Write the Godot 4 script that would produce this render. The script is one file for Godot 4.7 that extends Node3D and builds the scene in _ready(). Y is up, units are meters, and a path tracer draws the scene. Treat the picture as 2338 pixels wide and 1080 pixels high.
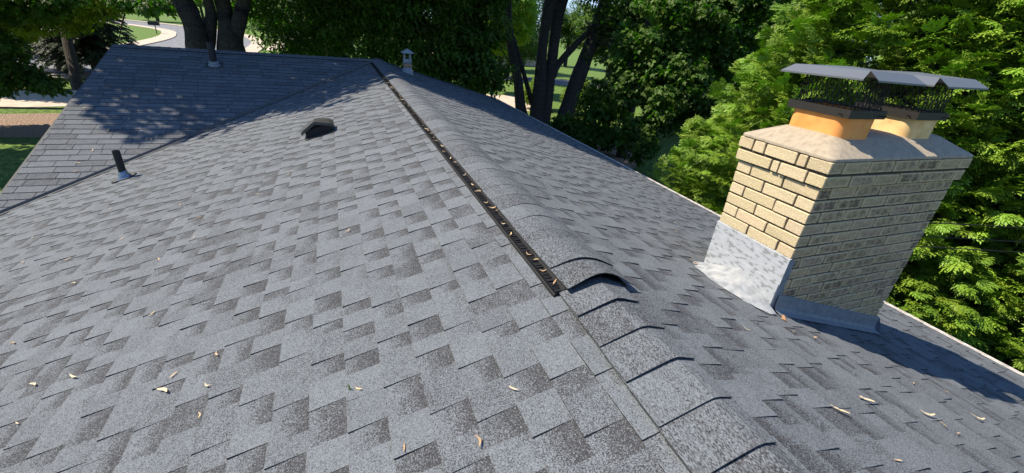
extends Node3D
# Roof of a house seen from the ridge. y is up, metres; the ground is y = 0, the ridge y = RY.
const RY := 4.2          # height of the ridge line
const S := 0.3226        # roof pitch (rise over run)
const D := 10.94         # the main ridge ends at z = -D, where the wing begins
const L := 4.80          # the wing's gable end is at x = -L
const WR := 4.505        # run from the ridge to the right eave
const ZE := 3.6          # gable end of the main roof, behind the camera
const EXPO := 0.134      # exposed height of a shingle course
const SUN := Vector3(-0.545, 0.783, -0.302)

var rng := RandomNumberGenerator.new()
var used := {}
var cam: Camera3D
var M := {}

# ------------------------------------------------------------------ helpers
class MB:
	var v := PackedVector3Array()
	var n := PackedVector3Array()
	var uv := PackedVector2Array()
	var c := PackedColorArray()
	func tri(a: Vector3, b: Vector3, d: Vector3, ta := Vector2.ZERO, tb := Vector2.ZERO, td := Vector2.ZERO, col := Color.WHITE) -> void:
		var nn := (b - a).cross(d - a).normalized()   # a, b, d counter-clockwise seen from outside
		v.append(a); v.append(d); v.append(b)
		uv.append(ta); uv.append(td); uv.append(tb)
		for i in 3:
			n.append(nn); c.append(col)
	func quad(a: Vector3, b: Vector3, d: Vector3, e: Vector3, col := Color.WHITE, t := [Vector2.ZERO, Vector2(1, 0), Vector2(1, 1), Vector2(0, 1)]) -> void:
		tri(a, b, d, t[0], t[1], t[2], col)
		tri(a, d, e, t[0], t[2], t[3], col)
	func box(lo: Vector3, hi: Vector3, col := Color.WHITE, x := Transform3D.IDENTITY) -> void:
		var p := []
		for i in 8:
			p.append(x * Vector3(hi.x if i & 1 else lo.x, hi.y if i & 2 else lo.y, hi.z if i & 4 else lo.z))
		quad(p[4], p[5], p[7], p[6], col); quad(p[1], p[0], p[2], p[3], col)
		quad(p[5], p[1], p[3], p[7], col); quad(p[0], p[4], p[6], p[2], col)
		quad(p[6], p[7], p[3], p[2], col); quad(p[0], p[1], p[5], p[4], col)
	func bar(a: Vector3, b: Vector3, r: float, sides := 4, r2 := -1.0, col := Color.WHITE) -> void:
		var z := (b - a).normalized()
		var x := z.cross(Vector3.UP if absf(z.y) < 0.9 else Vector3.RIGHT).normalized()
		var y := z.cross(x)
		if r2 < 0.0: r2 = r
		for i in sides:
			var p := TAU * i / sides
			var q := TAU * (i + 1) / sides
			var e := x * cos(p) + y * sin(p)
			var f := x * cos(q) + y * sin(q)
			quad(a + e * r, a + f * r, b + f * r2, b + e * r2, col)
	# rings of equal point count, smooth normals; each ring counter-clockwise seen from its end
	func loft(rings: Array, closed := true, cap_end := false, cap_start := false, col := Color.WHITE) -> void:
		var m: int = rings[0].size()
		var nr := rings.size()
		var nm := []
		for i in nr:
			var row := []
			for j in m:
				var jp := (j + 1) % m if closed else mini(j + 1, m - 1)
				var jm := (j - 1 + m) % m if closed else maxi(j - 1, 0)
				var du: Vector3 = rings[i][jp] - rings[i][jm]
				var dv: Vector3 = rings[mini(i + 1, nr - 1)][j] - rings[maxi(i - 1, 0)][j]
				row.append(du.cross(dv).normalized())
			nm.append(row)
		for i in nr - 1:
			for j in (m if closed else m - 1):
				var k := (j + 1) % m
				var p := [rings[i][j], rings[i][k], rings[i + 1][k], rings[i + 1][j]]
				var q := [nm[i][j], nm[i][k], nm[i + 1][k], nm[i + 1][j]]
				var t := [Vector2(float(j) / m, float(i) / nr), Vector2(float(j + 1) / m, float(i) / nr), Vector2(float(j + 1) / m, float(i + 1) / nr), Vector2(float(j) / m, float(i + 1) / nr)]
				for o in [0, 2, 1, 0, 3, 2]:
					v.append(p[o]); n.append(q[o]); uv.append(t[o]); c.append(col)
		if cap_end:
			var mid := Vector3.ZERO
			for q in rings[nr - 1]: mid += q / m
			for j in m: tri(mid, rings[nr - 1][j], rings[nr - 1][(j + 1) % m], Vector2.ZERO, Vector2.ZERO, Vector2.ZERO, col)
		if cap_start:
			var mid := Vector3.ZERO
			for q in rings[0]: mid += q / m
			for j in m: tri(mid, rings[0][(j + 1) % m], rings[0][j], Vector2.ZERO, Vector2.ZERO, Vector2.ZERO, col)
	func commit(mesh: ArrayMesh = null) -> ArrayMesh:
		if mesh == null: mesh = ArrayMesh.new()
		var a := []
		a.resize(Mesh.ARRAY_MAX)
		a[Mesh.ARRAY_VERTEX] = v; a[Mesh.ARRAY_NORMAL] = n; a[Mesh.ARRAY_TEX_UV] = uv; a[Mesh.ARRAY_COLOR] = c
		mesh.add_surface_from_arrays(Mesh.PRIMITIVE_TRIANGLES, a)
		return mesh

func numbered(called: String, parent: Node) -> String:
	var key := str(parent.get_instance_id()) + called
	var k: int = used.get(key, 0)
	used[key] = k + 1
	return called if k == 0 else "%s_%03d" % [called, k]

func put(called: String, mesh: Mesh, m: Material, parent: Node = self, at := Transform3D.IDENTITY) -> MeshInstance3D:
	var o := MeshInstance3D.new()
	o.name = numbered(called, parent)
	o.mesh = mesh
	if m: o.material_override = m
	o.transform = at
	parent.add_child(o, true)
	return o

func thing(called: String, label: String, category: String, at := Vector3.ZERO, group := "") -> Node3D:
	var o := Node3D.new()
	o.name = numbered(called, self)
	add_child(o, true)
	o.position = at
	tag(o, label, category, group)
	return o

func tag(o: Node, label: String, category: String, group := "") -> void:
	o.set_meta("label", label); o.set_meta("category", category)
	if group != "": o.set_meta("group", group)

func struct(called: String, mesh: Mesh, m: Material) -> MeshInstance3D:
	var o := put(called, mesh, m)
	o.set_meta("kind", "structure")
	return o

func lin(r: float, g: float, b: float) -> Color:
	return Color(r, g, b).linear_to_srgb()

func mat(col: Color, rough := 0.9, metal := 0.0) -> StandardMaterial3D:
	var m := StandardMaterial3D.new()
	m.albedo_color = col.linear_to_srgb()
	m.roughness = rough
	m.metallic = metal
	m.metallic_specular = 0.4
	return m

func noise(s: int, freq: float, oct := 4, kind := FastNoiseLite.TYPE_SIMPLEX_SMOOTH) -> FastNoiseLite:
	var f := FastNoiseLite.new()
	f.seed = s; f.frequency = freq; f.noise_type = kind
	f.fractal_type = FastNoiseLite.FRACTAL_FBM; f.fractal_octaves = oct
	return f

# a seamless texture: noise mapped through a list of [level, colour (linear)] stops
func ramp_tex(size: int, f: FastNoiseLite, stops: Array, grain := 0.0, s := 1) -> ImageTexture:
	var src := f.get_seamless_image(size, size)
	var bytes := src.get_data()
	var r := RandomNumberGenerator.new()
	r.seed = s
	var lut := []
	for i in 256:
		var x := i / 255.0
		var col: Color = stops[-1][1]
		for k in stops.size() - 1:
			if x <= stops[k + 1][0]:
				col = stops[k][1].lerp(stops[k + 1][1], clampf((x - stops[k][0]) / (stops[k + 1][0] - stops[k][0]), 0, 1))
				break
		lut.append(col.linear_to_srgb())
	var out := PackedByteArray()
	out.resize(size * size * 3)
	for i in size * size:
		var g := 0
		if grain > 0.0: g = int(r.randfn(0, grain) * 255)
		var q: Color = lut[clampi(bytes[i] + g, 0, 255)]
		out[i * 3] = int(q.r * 255); out[i * 3 + 1] = int(q.g * 255); out[i * 3 + 2] = int(q.b * 255)
	var im := Image.create_from_data(size, size, false, Image.FORMAT_RGB8, out)
	im.generate_mipmaps()
	return ImageTexture.create_from_image(im)

func tri_mat(tex: Texture2D, scale: Vector3, rough := 0.95, world := true, hm: Texture2D = null, hs := 0.5) -> StandardMaterial3D:
	var m := mat(Color.WHITE, rough)
	m.albedo_texture = tex
	m.uv1_triplanar = true
	m.uv1_world_triplanar = world
	m.uv1_scale = scale
	if hm:
		m.heightmap_enabled = true
		m.heightmap_texture = hm
		m.heightmap_scale = hs
	return m

func grey_tex(size: int, f: FastNoiseLite) -> ImageTexture:
	return ImageTexture.create_from_image(f.get_seamless_image(size, size))

# ------------------------------------------------------------------ materials
func granule_atlas() -> ImageTexture:
	# eight rows, each one 0.134 m of shingle from its uphill end (top) to its butt: stone granules of four tones, mixed
	# per row as the maker blends them (plain light, plain mid, a dark band at the uphill end, mostly dark)
	var w := 1024
	var rowh := 128
	var out := PackedByteArray()
	out.resize(w * rowh * 8 * 3)
	var r := RandomNumberGenerator.new()
	r.seed = 77
	var pal := [Color(0.152, 0.169, 0.187), Color(0.096, 0.106, 0.116), Color(0.052, 0.054, 0.058), Color(0.031, 0.031, 0.034)]
	var pb := []
	for q in pal:
		var s: Color = q.linear_to_srgb()
		pb.append([int(s.r * 255), int(s.g * 255), int(s.b * 255)])
	var fn := noise(5, 0.012, 3)
	for row in 8:
		for y in range(0, rowh, 2):
			for x in range(0, w, 2):
				var v := float(y) / rowh
				var nz := fn.get_noise_2d(x, y + row * 300)
				var dark := 0.12
				match row:
					0: dark = 0.06 + nz * 0.10
					1: dark = 0.10 + nz * 0.12 + 0.30 * clampf((0.40 + nz * 0.2 - v) * 2.6, 0, 1)
					2: dark = 0.28 + nz * 0.16
					3: dark = 0.44 + nz * 0.2
					4: dark = 0.14 + 0.66 * clampf((0.72 + nz * 0.25 - v) * 2.0, 0, 1)
					5: dark = 0.26 + 0.52 * clampf((0.90 + nz * 0.3 - v) * 1.9, 0, 1)
					6: dark = 0.60 + nz * 0.2
					7: dark = 0.15 + nz * 0.12
				var t := r.randf()
				var k := 0
				if t < dark * 0.55: k = 3
				elif t < dark: k = 2
				elif t < dark + (1.0 - dark) * 0.52: k = 1
				var q = pb[k]
				for dy in 2:
					for dx in 2:
						var i := ((row * rowh + y + dy) * w + x + dx) * 3
						out[i] = q[0]; out[i + 1] = q[1]; out[i + 2] = q[2]
	var im := Image.create_from_data(w, rowh * 8, false, Image.FORMAT_RGB8, out)
	return ImageTexture.create_from_image(im)

func brick_stain_atlas() -> ImageTexture:
	# eight weathered brick faces side by side: sooty lichen grain in the middle, paler worn arrises
	var w := 128
	var h := 48
	var out := PackedByteArray()
	out.resize(w * h * 8 * 3)
	var r := RandomNumberGenerator.new()
	r.seed = 9
	var f := noise(31, 0.035, 4)
	var g := noise(32, 0.12, 4)
	for k in 8:
		var amount := [0.62, 0.85, 0.7, 1.25, 0.66, 0.95, 0.6, 0.8]
		for y in h:
			for x in w:
				var ex := minf(minf(x, w - 1 - x) / 12.0, minf(y, h - 1 - y) / 7.0)
				var e := clampf(ex - 0.25 + g.get_noise_2d(x, y + k * 90) * 0.9, 0, 1)
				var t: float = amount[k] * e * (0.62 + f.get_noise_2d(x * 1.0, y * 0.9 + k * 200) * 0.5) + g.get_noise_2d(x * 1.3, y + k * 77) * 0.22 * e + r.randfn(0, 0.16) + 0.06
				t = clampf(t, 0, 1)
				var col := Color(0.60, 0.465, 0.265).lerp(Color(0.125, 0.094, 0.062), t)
				col = col.linear_to_srgb()
				var i := ((y * 8 + k) * w + x) * 3
				out[i] = int(col.r * 255); out[i + 1] = int(col.g * 255); out[i + 2] = int(col.b * 255)
	return ImageTexture.create_from_image(Image.create_from_data(w * 8, h, false, Image.FORMAT_RGB8, out))

func make_materials() -> void:
	var sh := mat(Color.WHITE, 0.93)
	sh.albedo_texture = granule_atlas()
	sh.vertex_color_use_as_albedo = true
	M.shingle = sh
	M.felt = mat(Color(0.02, 0.02, 0.022))
	var hm_fine := grey_tex(512, noise(3, 0.06, 4))
	var hm_rug := grey_tex(512, noise(4, 0.09, 3))
	var bark_tex := ramp_tex(512, noise(6, 0.02, 5), [[0.0, Color(0.014, 0.012, 0.010)], [0.45, Color(0.042, 0.036, 0.030)], [0.7, Color(0.075, 0.066, 0.055)], [1.0, Color(0.12, 0.108, 0.09)]])
	M.bark = tri_mat(bark_tex, Vector3(2.2, 0.5, 2.2), 0.95, true, grey_tex(256, noise(7, 0.03, 4)), 4.0)
	var bt := ramp_tex(512, noise(11, 0.05, 4), [[0.0, Color(0.44, 0.345, 0.20)], [0.5, Color(0.63, 0.52, 0.33)], [1.0, Color(0.73, 0.63, 0.43)]], 0.07, 3)
	M.brick = tri_mat(bt, Vector3(3.5, 3.5, 3.5), 0.95, false, hm_rug, 0.45)
	M.brick.vertex_color_use_as_albedo = true
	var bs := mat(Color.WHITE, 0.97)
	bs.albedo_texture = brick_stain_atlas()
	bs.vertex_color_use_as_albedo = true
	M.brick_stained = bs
	M.mortar = tri_mat(ramp_tex(256, noise(13, 0.06, 3), [[0.0, Color(0.035, 0.028, 0.022)], [0.6, Color(0.085, 0.068, 0.052)], [1.0, Color(0.19, 0.155, 0.12)]], 0.05), Vector3(4, 4, 4), 0.98, true, hm_fine, 0.4)
	M.concrete = tri_mat(ramp_tex(512, noise(15, 0.03, 6), [[0.0, Color(0.20, 0.165, 0.12)], [0.3, Color(0.31, 0.26, 0.195)], [0.7, Color(0.35, 0.30, 0.225)], [1.0, Color(0.41, 0.355, 0.27)]], 0.14, 5), Vector3(1.6, 1.6, 1.6), 0.97, true, hm_fine, 0.12)
	M.terracotta = tri_mat(ramp_tex(256, noise(17, 0.01, 3), [[0.0, Color(0.66, 0.25, 0.06)], [1.0, Color(0.78, 0.34, 0.10)]], 0.03), Vector3(3, 3, 3), 0.8)
	M.buff = tri_mat(ramp_tex(256, noise(18, 0.012, 4), [[0.0, Color(0.60, 0.36, 0.14)], [0.5, Color(0.72, 0.48, 0.21)], [1.0, Color(0.78, 0.55, 0.26)]], 0.03), Vector3(3, 3, 3), 0.8)
	M.lid = mat(Color(0.095, 0.105, 0.115), 0.45)
	M.lid.metallic_specular = 0.6
	M.black_metal = mat(Color(0.022, 0.02, 0.018), 0.5)
	M.screw = mat(Color(0.12, 0.10, 0.08), 0.4, 0.8)
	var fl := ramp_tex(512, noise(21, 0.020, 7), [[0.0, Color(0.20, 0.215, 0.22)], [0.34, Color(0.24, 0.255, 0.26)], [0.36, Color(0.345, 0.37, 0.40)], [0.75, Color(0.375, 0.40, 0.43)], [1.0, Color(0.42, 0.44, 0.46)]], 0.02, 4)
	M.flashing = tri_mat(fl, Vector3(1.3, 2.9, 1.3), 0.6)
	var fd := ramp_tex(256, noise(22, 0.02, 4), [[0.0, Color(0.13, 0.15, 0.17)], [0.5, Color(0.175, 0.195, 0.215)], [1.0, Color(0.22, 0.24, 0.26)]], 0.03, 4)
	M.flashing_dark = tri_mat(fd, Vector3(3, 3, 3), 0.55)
	var se := ramp_tex(512, noise(23, 0.022, 5), [[0.0, Color(0.15, 0.16, 0.165)], [0.35, Color(0.22, 0.235, 0.25)], [0.5, Color(0.28, 0.30, 0.315)], [0.72, Color(0.33, 0.34, 0.345)], [1.0, Color(0.44, 0.42, 0.38)]], 0.03, 6)
	M.sealant = tri_mat(se, Vector3(1.3, 1.3, 1.3), 0.7, true, hm_fine, 0.15)
	M.rust_scrap = mat(Color(0.40, 0.22, 0.11), 0.95)
	M.plastic_black = mat(Color(0.016, 0.016, 0.017), 0.6)
	M.vent_box = mat(Color(0.035, 0.036, 0.033), 0.42)
	M.vent_box.metallic_specular = 0.6
	M.galv = tri_mat(ramp_tex(256, noise(25, 0.02, 4), [[0.0, Color(0.13, 0.145, 0.155)], [0.5, Color(0.22, 0.24, 0.255)], [1.0, Color(0.33, 0.345, 0.35)]], 0.03), Vector3(3, 3, 3), 0.5)
	M.rust = tri_mat(ramp_tex(256, noise(26, 0.03, 4), [[0.0, Color(0.16, 0.07, 0.03)], [0.5, Color(0.34, 0.17, 0.08)], [1.0, Color(0.46, 0.36, 0.26)]], 0.03), Vector3(5, 5, 5), 0.9)
	M.boot = mat(Color(0.22, 0.25, 0.29), 0.25, 0.8)
	M.white_trim = tri_mat(ramp_tex(256, noise(27, 0.03, 4), [[0.0, Color(0.22, 0.18, 0.14)], [0.35, Color(0.40, 0.37, 0.33)], [0.55, Color(0.56, 0.54, 0.51)], [1.0, Color(0.66, 0.64, 0.62)]], 0.02), Vector3(1.5, 1.5, 1.5), 0.6)
	M.siding = mat(Color(0.45, 0.41, 0.34), 0.8)
	M.valley = mat(Color(0.12, 0.12, 0.118), 0.6, 0.0)
	M.rake = mat(Color(0.05, 0.05, 0.052), 0.7)
	M.leaf_dry = mat(Color(0.50, 0.36, 0.20), 0.8)
	M.leaf_dry2 = mat(Color(0.58, 0.46, 0.29), 0.8)
	M.leaf_brown = mat(Color(0.36, 0.24, 0.13), 0.9)
	for k in ["leaf_dry", "leaf_dry2"]:
		M[k].backlight_enabled = true; M[k].backlight = Color(0.35, 0.25, 0.12)
	M.sprig = mat(Color(0.12, 0.25, 0.03), 0.7)
	M.grass = tri_mat(ramp_tex(1024, noise(41, 0.03, 6), [[0.0, Color(0.03, 0.05, 0.012)], [0.45, Color(0.085, 0.15, 0.025)], [0.75, Color(0.13, 0.21, 0.035)], [1.0, Color(0.22, 0.25, 0.07)]], 0.10, 8), Vector3(0.13, 0.13, 0.13), 1.0, true, hm_fine, 6.0)
	M.mulch = tri_mat(ramp_tex(1024, noise(42, 0.08, 4), [[0.0, Color(0.07, 0.04, 0.025)], [0.45, Color(0.27, 0.18, 0.12)], [0.75, Color(0.42, 0.31, 0.23)], [1.0, Color(0.58, 0.47, 0.37)]], 0.2, 9), Vector3(0.25, 0.25, 0.25), 1.0, true, hm_fine, 8.0)
	M.asphalt = tri_mat(ramp_tex(512, noise(43, 0.02, 5), [[0.0, Color(0.12, 0.125, 0.135)], [1.0, Color(0.22, 0.225, 0.235)]], 0.06, 9), Vector3(0.1, 0.1, 0.1), 0.95)
	M.pave = tri_mat(ramp_tex(512, noise(44, 0.02, 5), [[0.0, Color(0.38, 0.31, 0.24)], [1.0, Color(0.56, 0.47, 0.37)]], 0.06, 9), Vector3(0.15, 0.15, 0.15), 0.97)
	M.steel = mat(Color(0.085, 0.07, 0.06), 0.7, 0.2)
	M.wire = mat(Color(0.01, 0.01, 0.01), 0.6)
	# leaves
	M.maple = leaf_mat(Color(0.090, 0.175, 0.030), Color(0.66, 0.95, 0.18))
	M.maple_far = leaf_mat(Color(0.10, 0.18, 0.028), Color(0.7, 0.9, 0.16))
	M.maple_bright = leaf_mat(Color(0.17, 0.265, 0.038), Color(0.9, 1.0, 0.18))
	M.thuja = leaf_mat(Color(0.175, 0.292, 0.035), Color(0.48, 0.63, 0.10), 0.5)
	M.spruce = leaf_mat(Color(0.030, 0.050, 0.022), Color(0.12, 0.16, 0.05))
	M.pine = leaf_mat(Color(0.085, 0.115, 0.050), Color(0.2, 0.26, 0.1))

func leaf_mat(c: Color, back: Color, rough := 0.55) -> StandardMaterial3D:
	var m := mat(c, rough)
	m.vertex_color_use_as_albedo = true
	m.backlight_enabled = true
	m.backlight = back
	m.cull_mode = BaseMaterial3D.CULL_DISABLED
	return m

# ------------------------------------------------------------------ camera, sky, sun
func make_view() -> void:
	cam = Camera3D.new()
	cam.name = "camera"
	cam.position = Vector3(-0.9402, 0.9214 + RY, 0.0)
	cam.rotation = Vector3(-0.4537, -0.4061, 0.0944)
	cam.fov = 58.158
	cam.near = 0.05
	cam.far = 600.0
	add_child(cam)
	cam.current = true
	var env := Environment.new()
	env.background_mode = Environment.BG_SKY
	var sky := Sky.new()
	var sm := ProceduralSkyMaterial.new()
	sm.sky_top_color = Color(0.34, 0.48, 0.70)
	sm.sky_horizon_color = Color(0.72, 0.82, 0.92)
	sm.sky_curve = 0.14
	sm.ground_bottom_color = Color(0.10, 0.11, 0.07)
	sm.ground_horizon_color = Color(0.42, 0.47, 0.42)
	sm.sun_angle_max = 12.0
	sky.sky_material = sm
	env.sky = sky
	env.background_energy_multiplier = 0.95
	env.tonemap_mode = Environment.TONE_MAPPER_LINEAR
	env.tonemap_exposure = 1.9
	env.sdfgi_enabled = true
	env.ssao_enabled = true
	env.ssil_enabled = true
	var we := WorldEnvironment.new()
	we.name = "world_environment"
	we.environment = env
	add_child(we)
	var sun := DirectionalLight3D.new()
	sun.name = "sun"
	sun.light_energy = 1.5
	sun.light_color = Color(1.0, 0.95, 0.87)
	sun.light_angular_distance = 0.55
	sun.shadow_enabled = true
	add_child(sun)
	sun.look_at_from_position(SUN * 50.0, Vector3.ZERO, Vector3.UP)

# ------------------------------------------------------------------ roof
var K := sqrt(1.0 + S * S)
var pieces := []     # every shingle tab: [slope index, 4 corners (u,d), heights, row, u offset, tint]
var slopes := []     # [O, U, V, N, node]

func sp(s: Array, u: float, d: float, h: float) -> Vector3:
	return s[0] + s[1] * u + s[2] * d + s[3] * h

func lay_slope(si: int, count: int, first: float, lim: Callable, r: RandomNumberGenerator, even := false) -> void:
	for i in count:
		var d1 := first + EXPO * i
		var d0 := maxf(d1 - EXPO, 0.0)
		var l0: Vector2 = lim.call(d0)
		var l1: Vector2 = lim.call(d1)
		var u := minf(l0.x, l1.x) - r.randf() * 0.3
		var last := maxf(l0.y, l1.y)
		var raised := r.randf() < 0.5
		while u < last:
			var w := r.randf_range(0.08, 0.18) if raised else r.randf_range(0.07, 0.16)
			if even: w = r.randf_range(0.19, 0.40)
			var jt := 0.006 if even else 0.0      # open joint between the wing's tabs
			var c := [clampf(u, l0.x, l0.y), clampf(u + w - jt, l0.x, l0.y), clampf(u + w - jt, l1.x, l1.y), clampf(u, l1.x, l1.y)]
			if even: raised = r.randf() < 0.5
			if c[1] - c[0] > 0.004 or c[2] - c[3] > 0.004:
				var t := (r.randf_range(0.0075, 0.0105) if raised else r.randf_range(0.0030, 0.0042)) if not even else r.randf_range(0.0070, 0.0095)
				var row := 0
				var q := r.randf()
				if raised: row = 0 if q < 0.28 else (7 if q < 0.54 else (1 if q < 0.80 else (2 if q < 0.95 else 3)))
				else: row = 4 if q < 0.46 else (5 if q < 0.78 else (6 if q < 0.86 else (2 if q < 0.95 else 1)))
				if even: row = 7 if q < 0.25 else (2 if q < 0.65 else (3 if q < 0.9 else 1))
				pieces.append([si, c, d0, d1, t, row, r.randf(), r.randf_range(0.88, 1.1), r.randf_range(-0.0008, 0.0012)])
			u += w
			raised = not raised if r.randf() < 0.93 else raised

func shingle_into(mb: MB, p: Array) -> void:
	var s: Array = slopes[p[0]]
	var c: Array = p[1]
	var d0: float = p[2]
	var d1: float = p[3]
	var t: float = p[4]
	var col := Color(p[7], p[7], p[7])
	var e := 0.018
	var A := sp(s, c[0], d0 - e, 0.0010)
	var B := sp(s, c[1], d0 - e, 0.0010)
	var C := sp(s, c[2], d1, t + p[8])
	var E := sp(s, c[3], d1, t)
	var v0: float = (p[5] + 0.02) / 8.0
	var v1: float = (p[5] + 0.97) / 8.0
	var ua: float = p[6]
	var w: float = (c[1] - c[0]) / 1.25
	var w2: float = (c[2] - c[3]) / 1.25
	var t4 := [Vector2(ua, v0), Vector2(ua + w, v0), Vector2(ua + w2, v1), Vector2(ua, v1)]
	var side := Color(0.35, 0.35, 0.36)
	var A0 := sp(s, c[0], d0 - e, -0.001)
	var B0 := sp(s, c[1], d0 - e, -0.001)
	var C0 := sp(s, c[2], d1, -0.001)
	var E0 := sp(s, c[3], d1, -0.001)
	# U x V points along -N or N depending on the slope: wind so that the top faces up
	if s[1].cross(s[2]).dot(s[3]) > 0:
		mb.quad(A, B, C, E, col, t4)
		mb.quad(C, C0, E0, E, side); mb.quad(B, B0, C0, C, side); mb.quad(E, E0, A0, A, side)
	else:
		mb.quad(E, C, B, A, col, [t4[3], t4[2], t4[1], t4[0]])
		mb.quad(E, E0, C0, C, side); mb.quad(C, C0, B0, B, side); mb.quad(A, A0, E0, E, side)

func cap_mesh(prof: Callable, z0: float, z1: float, lift: float, row: int, uo: float, arch := 0.0) -> ArrayMesh:
	# one ridge cap shingle: near end z0 (raised), far end z1; prof(x share 0..1, z) gives its place on the roof
	var mb := MB.new()
	var nn := 10
	var steps := 5
	var rows := []
	var under := []
	for j in steps + 1:
		var f := float(j) / steps
		var z := lerpf(z0, z1, f)
		var a := []
		var b := []
		for i in nn + 1:
			var q := float(i) / nn
			var hump := pow(maxf(0.0, 1.0 - f * 1.6), 2.0) * arch * pow(sin(PI * clampf(q * 1.05, 0, 1)), 1.5)
			var h := lerpf(lift, 0.001, pow(f, 0.7)) + hump
			var p: Vector3 = prof.call(q, z)
			a.append(p + Vector3(0, h, 0))
			b.append(p + Vector3(0, h - minf(0.0045, lift * 0.8), 0))
		rows.append(a)
		under.append(b)
	for j in steps:
		for i in nn:
			var t := [Vector2(uo + i * 0.025, (row + 0.97 - j * 0.18) / 8.0), Vector2(uo + (i + 1) * 0.025, (row + 0.97 - j * 0.18) / 8.0), Vector2(uo + (i + 1) * 0.025, (row + 0.97 - (j + 1) * 0.18) / 8.0), Vector2(uo + i * 0.025, (row + 0.97 - (j + 1) * 0.18) / 8.0)]
			mb.quad(rows[j][i], rows[j][i + 1], rows[j + 1][i + 1], rows[j + 1][i], Color(0.92, 0.92, 0.92), t)
			if j < 2: mb.quad(under[j][i + 1], under[j][i], under[j + 1][i], under[j + 1][i + 1], Color(0.3, 0.3, 0.3))
	for i in nn:
		mb.quad(under[0][i], under[0][i + 1], rows[0][i + 1], rows[0][i], Color(0.35, 0.35, 0.36))
	for j in steps:
		mb.quad(under[j + 1][0], under[j][0], rows[j][0], rows[j + 1][0], Color(0.4, 0.4, 0.4))
		mb.quad(under[j][nn], under[j + 1][nn], rows[j + 1][nn], rows[j][nn], Color(0.4, 0.4, 0.4))
	return mb.commit()

func roof_y(x: float) -> float:      # main roof, either side of the ridge
	return RY - S * absf(x)

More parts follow.
